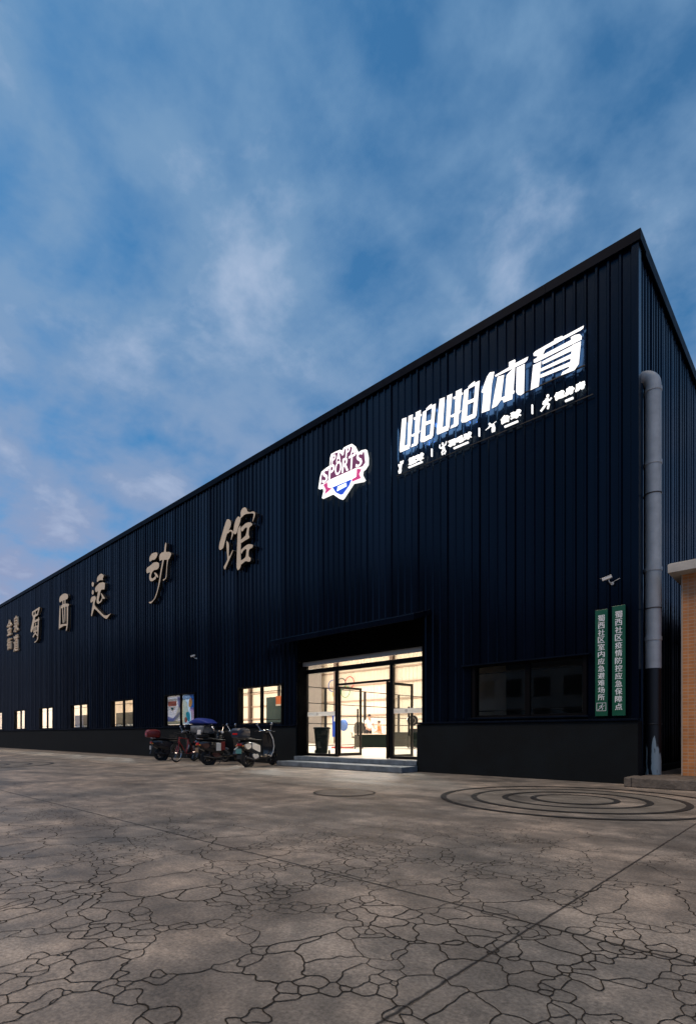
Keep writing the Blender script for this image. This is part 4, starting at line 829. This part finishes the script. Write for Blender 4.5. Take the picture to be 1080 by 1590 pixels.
m = MB(); m.box(-0.42, 0.42, -0.024, 0.018, 0.0, 0.058); m.build('hem', WPNT, t)
for x0, n_ in ((-22.95, 5), (-28.2, 6)):
    for k in range(n_):
        x = x0 + 0.38 * k + random.uniform(-0.05, 0.05); h = random.uniform(0.12, 0.2)
        t = MB(); t.box(-0.13, 0.13, -0.07, 0.07, 0, h); t.box(-0.135, 0.135, -0.075, 0.075, h * 0.7, h + 0.01)
        o = t.build('carton', WPNT, bevel=0.01); o.location = (x, 0.24, 1.262); o.rotation_euler = (0, 0, random.uniform(-0.3, 0.3))
        tag(o, 'small white carton standing on the inner sill of a lit window', 'carton', 'white cartons on the window sills')
m = MB(); m.box(-30, -21, 0.162, 0.36, 1.20, 1.26); tag(m.build('window_ledge', WPNT), 'long white inner ledge under two lit windows', 'ledge')

# ------------------------------------------------------------------ people
SKIN = mat('skin', (0.48, 0.27, 0.19), 0.5); HAIR = mat('hair', (0.012, 0.010, 0.009), 0.6)
def skin_mesh(name, joints, edges, m, parent, lev=2):
    me = bpy.data.meshes.new(name); me.from_pydata([j[0] for j in joints], edges, []); me.update()
    o = bpy.data.objects.new(name, me); COL.objects.link(o); o.parent = parent; me.materials.append(m)
    sk = o.modifiers.new('skin', 'SKIN'); sk.use_smooth_shade = True
    ly = me.skin_vertices[0] if me.skin_vertices else None
    if ly is None:
        bpy.context.view_layer.objects.active = o; me.attributes  # layer appears with the modifier
    for i, j in enumerate(joints): me.skin_vertices[0].data[i].radius = (j[1], j[2] if len(j) > 2 else j[1])
    me.skin_vertices[0].data[0].use_root = True
    su = o.modifiers.new('sub', 'SUBSURF'); su.levels = lev; su.render_levels = lev
    return o
def person(loc, rz, label, shirt, trousers, hscale, lean, arms):
    t = thing('person', label, 'person', loc, rz); t.scale = (hscale,) * 3
    L_ = lean
    hip = (0, 0, 0.93); wa = (0.05 * L_, 0, 1.08); ch = (0.16 * L_, 0, 1.32); nk = (0.22 * L_, 0, 1.47); hb = (0.25 * L_ + 0.01, 0, 1.54); hd = (0.26 * L_ + 0.02, 0, 1.63); tp = (0.25 * L_ + 0.01, 0, 1.70)
    J = [(hip, 0.13, 0.11), (wa, 0.125, 0.10), (ch, 0.15, 0.11), (nk, 0.055), (hb, 0.07), (hd, 0.085), (tp, 0.06)]
    E = [(0, 1), (1, 2), (2, 3), (3, 4), (4, 5), (5, 6)]
    for s_ in (-1, 1):
        k = len(J); J += [((0, s_ * 0.10, 0.86), 0.09), ((0.03, s_ * 0.11, 0.48), 0.062), ((0, s_ * 0.12, 0.09), 0.042), ((0.13, s_ * 0.13, 0.04), 0.035)]; E += [(0, k), (k, k + 1), (k + 1, k + 2), (k + 2, k + 3)]
        k = len(J); a = arms
        J += [((ch[0], s_ * 0.19, 1.38), 0.055), ((ch[0] + a * 0.05, s_ * 0.24, 1.12), 0.042), ((ch[0] + a * 0.24, s_ * 0.19, 1.0), 0.033), ((ch[0] + a * 0.32, s_ * 0.17, 0.98), 0.034)]; E += [(2, k), (k, k + 1), (k + 1, k + 2), (k + 2, k + 3)]
        for f in range(4):
            q = len(J); J += [((ch[0] + a * 0.32 + 0.05, s_ * (0.145 + 0.018 * f), 0.97), 0.009), ((ch[0] + a * 0.32 + 0.085 + 0.006 * (f % 2), s_ * (0.145 + 0.018 * f), 0.945), 0.008)]; E += [(k + 3, q), (q, q + 1)]
    skin_mesh('person_body', J, E, SKIN, t)
    J = [((0, 0, 0.90), 0.145, 0.125), (wa, 0.14, 0.115), (ch, 0.165, 0.125), ((nk[0] - 0.02 * L_, 0, 1.43), 0.07)]; E = [(0, 1), (1, 2), (2, 3)]
    for s_ in (-1, 1):
        k = len(J); J += [((ch[0], s_ * 0.195, 1.375), 0.072), ((ch[0] + arms * 0.025, s_ * 0.225, 1.22), 0.06)]; E += [(2, k), (k, k + 1)]
    skin_mesh('shirt', J, E, shirt, t)
    J = [((0, 0, 0.94), 0.138, 0.115)]; E = []
    for s_ in (-1, 1):
        k = len(J); J += [((0, s_ * 0.10, 0.84), 0.10), ((0.03, s_ * 0.11, 0.48), 0.075), ((0, s_ * 0.12, 0.13), 0.062)]; E += [(0, k), (k, k + 1), (k + 1, k + 2)]
    skin_mesh('trousers', J, E, trousers, t)
    m = MB(); m.ball((hd[0] - 0.018, 0, hd[2] + 0.025), (0.095, 0.088, 0.10), 16, 10)
    m.v = [v for v in m.v]; m.build('hair', HAIR, t, smooth=True)
    m = MB(); m.ball((hd[0] + 0.092, 0, hd[2] - 0.03), (0.018, 0.014, 0.022), 8, 6); m.build('nose', SKIN, t, smooth=True)
    for s_ in (-1, 1):
        m = MB(); m.ball((hd[0] + 0.082, s_ * 0.032, hd[2]), 0.010, 8, 6); m.build('eye', BPL, t, smooth=True)
        m = MB(); m.ball((hd[0], s_ * 0.088, hd[2] - 0.02), (0.022, 0.012, 0.03), 8, 6); m.build('ear', SKIN, t, smooth=True)
person((-15.35, 10.15, FLZ), R(-20), 'person in a white t-shirt and dark trousers standing behind the desk', mat('white_shirt', (0.75, 0.74, 0.72), 0.8), mat('dark_trousers', (0.02, 0.02, 0.024), 0.8), 1.0, 0.3, 1.0)
person((-14.75, 10.35, FLZ), R(200), 'shorter person with dark hair in an orange brown top behind the desk', mat('orange_top', (0.55, 0.20, 0.05), 0.8), mat('brown_trousers', (0.10, 0.05, 0.03), 0.8), 0.80, 0.2, 0.8)

# ------------------------------------------------------------------ two-wheelers
def wheel(par, x, r, w, spokes=0, rimmat=None):
    o = bpy.data.objects.new('wheel', None); COL.objects.link(o); o.parent = par; o.location = (x, 0, r)
    m = MB(); m.torus((0, 0, 0), (0, 1, 0), r - w, w, 32, 10); m.build('tyre', RUB, o, smooth=True)
    m = MB(); m.torus((0, 0, 0), (0, 1, 0), r - 2 * w, 0.012, 32, 6); m.cyl((0, -0.04, 0), (0, 0.04, 0), 0.028 if spokes else 0.07, 14)
    if spokes:
        for k in range(spokes):
            a = 2 * pi * k / spokes; m.tube([(0.02 * cos(a + 0.5), 0.03 * (1 if k % 2 else -1), 0.02 * sin(a + 0.5)), ((r - 2 * w) * cos(a), 0, (r - 2 * w) * sin(a))], 0.0022, 4)
    else:
        for k in range(5):
            a = 2 * pi * k / 5; m.obox(((r - 2 * w) * 0.55 * cos(a), 0, (r - 2 * w) * 0.55 * sin(a)), ((r - 2 * w) * 0.95, 0.03, 0.035), 0, -a)
    m.build('rim', rimmat or DMET, o)
    return o
def scooter(name, loc, rz, label, body, side, shield, edge, box=None, plate=None, seatm=None, R_=0.225, mirror_z=1.22, child=None, taillens=True):
    t = thing(name, label, 'scooter', loc, rz, 'scooters and bicycles parked along the wall')
    seatm = seatm or BPL
    wheel(t, 0.62, R_, 0.045); wheel(t, -0.60, R_, 0.05)
    m = MB(); m.loft([(-0.92, 0.05, 0.60, 0.72), (-0.84, 0.12, 0.50, 0.76), (-0.62, 0.165, 0.40, 0.76), (-0.38, 0.17, 0.30, 0.75), (-0.20, 0.15, 0.28, 0.72), (-0.10, 0.12, 0.30, 0.62)], 18, 3.2); m.build('rear_body', body, t, smooth=True)
    m = MB(); m.loft([(-0.86, 0.07, 0.765, 0.80), (-0.78, 0.13, 0.755, 0.845), (-0.50, 0.155, 0.745, 0.85), (-0.30, 0.14, 0.735, 0.81), (-0.05, 0.11, 0.725, 0.80), (0.0, 0.07, 0.735, 0.77)], 18, 2.6); m.build('seat', seatm, t, smooth=True)
    m = MB(); m.loft([(-0.16, 0.14, 0.24, 0.33), (0.10, 0.155, 0.24, 0.32), (0.34, 0.14, 0.25, 0.33), (0.42, 0.08, 0.28, 0.36)], 16, 4); m.build('footboard', body, t, smooth=True)
    # front shield: bent plate swept from the footboard to the handlebar
    prof = [(0.36, 0.28, 0.13), (0.43, 0.42, 0.17), (0.44, 0.60, 0.19), (0.41, 0.78, 0.185), (0.37, 0.93, 0.14), (0.34, 1.02, 0.09)]
    rs = []
    for x, z, w in prof:
        rs.append([(x + 0.055 * (1 - (y / w) ** 2), y, z) for y in (-w, -w * 0.6, 0, w * 0.6, w)] + [(x - 0.03 + 0.03 * (1 - (y / w) ** 2), y, z) for y in (w, w * 0.6, 0, -w * 0.6, -w)])
    m = MB(); m.rings(rs); m.build('front_shield', shield, t, smooth=True)
    for s_ in (-1, 1):
        m = MB(); m.tube([(0.24, s_ * 0.15, 0.325)] + [(x - 0.01, s_ * (w + 0.006), z) for x, z, w in prof], 0.016, 8); m.build('shield_edge', edge if s_ < 0 else shield, t, smooth=True)
        m = MB(); m.prism(smooth_poly([(-0.56, 0.70), (-0.52, 0.71), (-0.26, 0.64), (-0.20, 0.60), (-0.20, 0.46), (-0.23, 0.43), (-0.50, 0.52), (-0.56, 0.56)], 3), lambda u, v, d: (u, s_ * d, v), 0.150, 0.181); m.build('side_panel', side, t, bevel=0.008)
        m = MB(); m.prism(smooth_poly([(-0.86, 0.64), (-0.66, 0.68), (-0.60, 0.58), (-0.74, 0.52)], 4), lambda u, v, d: (u, s_ * d, v), 0.12, 0.168); m.build('tail_panel', edge, t, bevel=0.006)
        m = MB(); m.prism(smooth_poly([(-0.50, 0.36), (-0.34, 0.40), (-0.22, 0.30), (-0.40, 0.24)], 4), lambda u, v, d: (u, s_ * d, v), 0.11, 0.15); m.build('lower_cover', edge, t, bevel=0.006)
        m = MB(); m.cyl((-0.62, s_ * 0.11, R_), (-0.55, s_ * 0.12, 0.56), 0.022, 8); m.build('shock_absorber', DMET, t)
        m = MB(); m.cyl((0.62, s_ * 0.065, R_), (0.50, s_ * 0.06, 0.56), 0.018, 8); m.build('fork_leg', DMET, t)
    m = MB(); m.cyl((0.50, 0, 0.54), (0.33, 0, 1.05), 0.03, 10); m.build('steering_column', DMET, t)
    m = MB(); m.torus((0.62, 0, R_), (0, 1, 0), R_ + 0.025, 0.045, 14, 8, R(-20), R(130)); m.build('front_fender', shield, t, smooth=True)
    m = MB(); m.loft([(0.18, 0.05, 0.97, 1.05), (0.28, 0.10, 0.95, 1.10), (0.40, 0.10, 0.95, 1.10), (0.48, 0.05, 0.98, 1.06)], 14, 2.2); m.build('handlebar_cowl', shield, t, smooth=True)
    hl = MB(); hl.ball((0.465, 0, 1.02), (0.03, 0.06, 0.05), 12, 8); hl.build('headlight', mat('lens_clear', (0.7, 0.7, 0.72), 0.1), t, smooth=True)
    hb = MB(); hb.tube([(0.20, -0.33, 1.03), (0.27, -0.18, 1.06), (0.32, 0, 1.06), (0.27, 0.18, 1.06), (0.20, 0.33, 1.03)], 0.013, 8); hbo = hb.build('handlebar', CHR, t, smooth=True)
    for s_ in (-1, 1):
        q = MB(); q.cyl((0.255, s_ * 0.22, 1.05), (0.195, s_ * 0.345, 1.03), 0.018, 10); q.build('grip', RUB, hbo)
        q = MB(); q.tube([(0.27, s_ * 0.17, 1.06), (0.25, s_ * 0.22, 1.14), (0.22, s_ * 0.26, mirror_z)], 0.007, 6); q.tube([(0.30, s_ * 0.22, 1.04), (0.27, s_ * 0.33, 1.03)], 0.006, 6); q.build('mirror_stem', CHR, hbo)
        q = MB(); q.ball((0.225, s_ * 0.27, mirror_z + 0.04), (0.018, 0.058, 0.045), 14, 8); mo = q.build('mirror', BPL, t, smooth=True)
        q = MB(); q.ball((0.208, s_ * 0.27, mirror_z + 0.04), (0.006, 0.050, 0.038), 14, 8); q.build('mirror_glass', MIRR, mo, smooth=True)
    m = MB(); m.torus((-0.60, 0, R_), (0, 1, 0), R_ + 0.03, 0.055, 14, 8, R(150), R(285)); 
    m.v = [v for v in m.v]; m.build('rear_fender', BPL, t, smooth=True)
    if taillens:
        m = MB(); m.box(-0.945, -0.90, -0.07, 0.07, 0.62, 0.69); m.build('tail_light', REDL, t, bevel=0.012)
        for s_ in (-1, 1):
            m = MB(); m.ball((-0.90, s_ * 0.12, 0.62), (0.03, 0.025, 0.025), 10, 6); m.build('indicator', mat('amber', (0.7, 0.25, 0.02), 0.3), t, smooth=True)
    m = MB(); m.box(-0.955, -0.935, -0.10, 0.10, 0.40, 0.54); m.build('number_plate', plate or WPNT, t, bevel=0.004)
    m = MB(); m.obox((-0.90, 0, 0.42), (0.02, 0.14, 0.36), 0, R(18)); m.build('mudguard', BPL, t)
    m = MB(); m.tube([(-0.62, -0.12, 0.78), (-0.90, -0.10, 0.82), (-0.90, 0.10, 0.82), (-0.62, 0.12, 0.78)], 0.012, 8); m.build('rear_rack', CHR, t, smooth=True)
    m = MB(); m.tube([(-0.05, 0.10, 0.26), (-0.12, 0.16, 0.02), (-0.20, 0.20, 0.012)], 0.012, 6); m.build('kickstand', DMET, t)
    m = MB(); m.tube([(-0.1, -0.1, 0.25), (-0.45, -0.12, 0.22), (-0.78, -0.13, 0.28)], [0.02, 0.035, 0.03], 8); m.build('battery_tube', DMET, t, smooth=True)
    if box:
        m = MB(); m.loft([(-1.10, 0.14, 0.86, 1.06), (-1.04, 0.19, 0.835, 1.12), (-0.80, 0.20, 0.83, 1.13), (-0.66, 0.18, 0.835, 1.10), (-0.62, 0.13, 0.86, 1.06)], 18, 4); bo = m.build('top_box', box, t, smooth=True)
        m = MB(); m.box(-1.108, -1.09, -0.09, 0.09, 0.93, 0.98); m.build('reflector', REDL if box is not RPNT else WPNT, bo, bevel=0.004)
    return t
DBL = mat('dark_blue_box', (0.02, 0.03, 0.055), 0.35)
PLT = mat('teal_plate', (0.10, 0.28, 0.28), 0.4); PLW = mat('pale_plate', (0.35, 0.36, 0.36), 0.4)
MAR = mat('maroon_paint', (0.05, 0.006, 0.008), 0.3, coat=0.4)
sc4 = scooter('motor_scooter', (-9.78, -1.30, 0), R(104), 'black and white scooter with white side panel, nearest the steps', BPNT, WPNT, BPNT, WPNT, box=DBL, plate=PLT)
sc3 = scooter('motor_scooter', (-11.35, -1.45, 0), R(84), 'black and dark red scooter with white panels, second from the steps', BPNT, BPNT, BPNT, MAR, plate=mat('brown_plate', (0.22, 0.15, 0.09), 0.4))
m = MB(); m.obox((-0.86, 0.02, 1.0), (0.04, 0.22, 0.16), 0, R(8)); m.build('white_panel', WPNT, sc3, bevel=0.01)
m = MB(); m.box(-0.40, -0.24, -0.20, -0.182, 0.44, 0.68); m.build('white_panel', WPNT, sc3, bevel=0.008)
m = MB(); m.box(-0.235, -0.10, -0.195, -0.16, 0.46, 0.72); m.build('red_panel', mat('dull_red_panel', (0.18, 0.008, 0.01), 0.35), sc3, bevel=0.012)
m = MB(); m.tube([(0.24, -0.15, 0.45), (0.42, -0.195, 0.62), (0.40, -0.19, 0.80), (0.36, -0.14, 0.96)], 0.02, 8); m.build('white_trim', WPNT, sc3, smooth=True)
m = MB(); m.loft([(-0.98, 0.10, 0.84, 0.93), (-0.9, 0.16, 0.83, 0.95), (-0.66, 0.16, 0.83, 0.95), (-0.6, 0.1, 0.84, 0.92)], 14, 4); m.build('rear_pad', BPL, sc3, smooth=True)
sc1 = scooter('motor_scooter', (-15.12, -1.0, 0), R(78), 'dark scooter with a dull red top box, furthest left of the parked row', BPNT, BPNT, BPNT, BPNT, box=mat('dull_red', (0.16, 0.008, 0.01), 0.4), plate=PLW, mirror_z=1.20)
# canopied electric bike against the wall
sc2 = scooter('motor_scooter', (-13.15, -0.72, 0), R(8), 'dark electric bike with a blue-roofed child seat tent, against the wall', BPNT, BPNT, BPNT, BPNT, plate=PLW)
tent = bpy.data.objects.new('child_seat_tent', None); COL.objects.link(tent); tent.parent = sc2; tent.location = (-0.52, 0, 0)
m = MB(); m.loft([(-0.47, 0.25, 1.33, 1.36), (-0.40, 0.30, 1.30, 1.44), (-0.1, 0.33, 1.29, 1.53), (0.2, 0.32, 1.29, 1.50), (0.42, 0.26, 1.30, 1.40), (0.50, 0.2, 1.32, 1.35)], 18, 3); m.build('tent_roof', mat('tent_blue', (0.012, 0.035, 0.26), 0.6, var=0.2), tent, smooth=True)
m = MB(); m.loft([(-0.36, 0.27, 0.98, 1.29), (-0.1, 0.29, 0.96, 1.288), (0.2, 0.28, 0.96, 1.288), (0.32, 0.24, 0.98, 1.28)], 18, 4); m.build('tent_window', mat('hazy_vinyl', (0.16, 0.17, 0.18), 0.3, var=0.5, vscale=6), tent, smooth=True)
m = MB(); m.loft([(-0.40, 0.25, 0.80, 0.97), (0.0, 0.30, 0.78, 0.965), (0.30, 0.27, 0.80, 0.97)], 16, 4); m.tube([(0.34, -0.27, 0.95), (0.40, -0.29, 1.15), (0.38, -0.27, 1.33)], 0.015, 6); m.tube([(0.34, 0.27, 0.95), (0.40, 0.29, 1.15), (0.38, 0.27, 1.33)], 0.015, 6); m.build('tent_base', BPL, tent, smooth=True)
# red bicycle
bk = thing('bicycle', 'red bicycle standing end-on between the two dark scooters', 'bicycle', (-13.78, -1.42, 0), R(-66), 'scooters and bicycles parked along the wall')
wheel(bk, 0.50, 0.31, 0.022, 20, CHR); wheel(bk, -0.50, 0.31, 0.022, 20, CHR)
m = MB(); T = lambda a, b, r=0.017: m.cyl(a, b, r, 10)
hd_t, hd_b, bbk, st_t = (0.33, 0, 0.86), (0.37, 0, 0.72), (-0.05, 0, 0.28), (-0.17, 0, 0.78)
T(hd_t, hd_b, 0.021); T(hd_b, bbk, 0.02); T(bbk, st_t); T(st_t, (0.345, 0, 0.83))
for s_ in (-1, 1): T((-0.06, s_ * 0.03, 0.28), (-0.50, s_ * 0.06, 0.31), 0.009); T((-0.16, s_ * 0.02, 0.72), (-0.50, s_ * 0.06, 0.31), 0.009); T((0.37, s_ * 0.02, 0.72), (0.50, s_ * 0.05, 0.31), 0.012)
m.build('frame', mat('bike_red', (0.30, 0.02, 0.02), 0.3, coat=0.3), bk, smooth=True)
m = MB(); m.loft([(-0.34, 0.08, 0.92, 0.96), (-0.24, 0.075, 0.91, 0.97), (-0.06, 0.025, 0.92, 0.955)], 12, 2.5); m.cyl((-0.17, 0, 0.76), (-0.19, 0, 0.92), 0.013, 8); m.build('saddle', BPL, bk, smooth=True)
m = MB(); m.tube([(0.24, -0.29, 0.99), (0.32, -0.2, 1.0), (0.33, 0, 0.97), (0.32, 0.2, 1.0), (0.24, 0.29, 0.99)], 0.012, 8); m.cyl((0.335, 0, 0.85), (0.33, 0, 0.98), 0.014, 8); m.build('handlebar', BPL, bk, smooth=True)
m = MB(); m.torus((-0.05, 0.04, 0.28), (0, 1, 0), 0.09, 0.008, 24, 6); m.cyl((-0.05, 0.05, 0.28), (0.05, 0.07, 0.14), 0.010, 8); m.box(0.0, 0.10, 0.07, 0.15, 0.125, 0.145); m.cyl((-0.05, -0.05, 0.28), (-0.15, -0.07, 0.42), 0.010, 8); m.box(-0.20, -0.10, -0.15, -0.07, 0.41, 0.43); m.build('crankset', DMET, bk)
m = MB(); m.torus((0.50, 0, 0.31), (0, 1, 0), 0.335, 0.022, 16, 6, R(10), R(150)); m.torus((-0.50, 0, 0.31), (0, 1, 0), 0.335, 0.022, 16, 6, R(30), R(190)); m.build('mudguard', BPL, bk, smooth=True)
m = MB()
for a in ((0.42, 0.68), ):
    for z in (0.74, 0.80, 0.86, 0.92): m.tube([(0.42, -0.16, z), (0.66, -0.16, z), (0.66, 0.16, z), (0.42, 0.16, z)], 0.004, 4, True)
    for y in (-0.16, -0.08, 0, 0.08, 0.16): m.tube([(0.42, y, 0.93), (0.42, y, 0.70), (0.66, y, 0.70), (0.66, y, 0.93)], 0.003, 4)
m.build('basket', BPL, bk)

# ------------------------------------------------------------------ the other side of the yard (seen as reflections in the glossy cladding and panes)
def block(name, label, x0, x1, y0, y1, h, wallcol, face, rows, cols):
    t = thing(name, label, 'building', ((x0 + x1) / 2, (y0 + y1) / 2, 0)); w, d = (x1 - x0) / 2, (y1 - y0) / 2
    m = MB(); m.box(-w, w, -d, d, 0, h); m.build('wall', mat('wall_' + label[:14], wallcol, 0.8, var=0.2, vscale=0.5), t)
    m = MB(); m.box(-w - 0.2, w + 0.2, -d - 0.2, d + 0.2, h, h + 0.35); m.build('roof', mat('dark_roof', (0.05, 0.05, 0.05), 0.8), t)
    for r in range(rows):
        for c_ in range(cols):
            zc = 1.6 + r * (h - 1.5) / rows; a = -0.86 + 1.72 * (c_ + 0.5) / cols; ww = 0.28 * 1.72 / cols
            q = MB()
            if face == 'y': q.box((a - ww) * w, (a + ww) * w, d - 0.02, d + 0.03, zc, zc + 1.5)
            else: q.box(-w - 0.03, -w + 0.02, (a - ww) * d, (a + ww) * d, zc, zc + 1.5)
            q.build('window', mat('dusk_glass', (0.03, 0.035, 0.04), 0.1), t)
    return t
block('warehouse', 'dark grey warehouse across the yard facing the sports hall', -30, 14, -52, -38, 12.5, (0.06, 0.058, 0.055), 'y', 2, 9)
block('apartment_block', 'taller dull apartment block across the yard to the west', -150, -36, -64, -46, 24, (0.05, 0.05, 0.052), 'y', 6, 16)
block('apartment_block', 'dull apartment block east of the low tiled building', 16, 34, 2, 44, 19, (0.05, 0.05, 0.05), 'x', 5, 9)
block('office_building', 'pale low office across the yard southwest of the hall', -24, -10, -36.5, -30.5, 6.4, (0.30, 0.31, 0.30), 'y', 2, 5)
LEAF = mat('dark_leaf', (0.035, 0.06, 0.025), 0.6, var=0.4, vscale=1.5); BARK = mat('bark', (0.07, 0.05, 0.035), 0.85, var=0.3)
def tree(x, y, h, r, label, seed):
    rg = random.Random(seed); t = thing('broadleaf_tree', label, 'tree', (x, y, 0), 0, 'trees across the yard')
    m = MB(); m.tube([(0, 0, 0), (0.1, 0.05, h * 0.3), (0.0, 0.1, h * 0.62), (0.05, 0, h * 0.85)], [0.2, 0.16, 0.10, 0.04], 10)
    tips = []
    for k in range(9):
        a = rg.uniform(0, 6.28); z = h * rg.uniform(0.3, 0.65); e = (r * 0.7 * cos(a), r * 0.7 * sin(a), z + h * 0.18); tips.append(e)
        m.tube([(0.03, 0.05, z), (e[0] * 0.5, e[1] * 0.5, z + h * 0.07), e], [0.08, 0.05, 0.02], 6)
    m.build('trunk', BARK, t, smooth=True)
    m = MB(); cl = tips + [(rg.uniform(-.6, .6) * r, rg.uniform(-.6, .6) * r, h * rg.uniform(0.55, 0.98)) for k in range(14)]
    for c_ in cl:
        for k in range(110):
            p = V((rg.gauss(0, 1), rg.gauss(0, 1), rg.gauss(0, 0.8))) * r * 0.17 + V(c_); n_ = V((rg.gauss(0, 1), rg.gauss(0, 1), rg.gauss(0, 1) + .5)).normalized(); a = n_.orthogonal().normalized() * rg.uniform(.10, .2); b = n_.cross(a) * 0.6
            m.add([p - a, p + b, p + a, p - b], [(0, 1, 2, 3)])
    me = m.build('crown', LEAF, t)
for i, (x, y, h, r) in enumerate(((-5.0, -29, 8.0, 2.6), (2.5, -31, 10.5, 3.2), (9.0, -28, 9.0, 2.8), (-31, -33, 11, 3.4), (-44, -34, 12.5, 3.6), (-58, -36, 11.0, 3.4), (13.5, 3.5, 10.5, 2.4), (14.0, 11.0, 11.5, 2.6))):
    tree(x, y, h, r, ['broad tree just right of the pale office across the yard', 'tallest tree before the warehouse across the yard', 'rightmost tree across the yard before the warehouse', 'tree between the pale office and the apartment block', 'tree near the east end of the western apartment block', 'tree before the middle of the western apartment block', 'shorter tree beside the eastern apartment block', 'taller tree beside the eastern apartment block'][i], 40 + i)
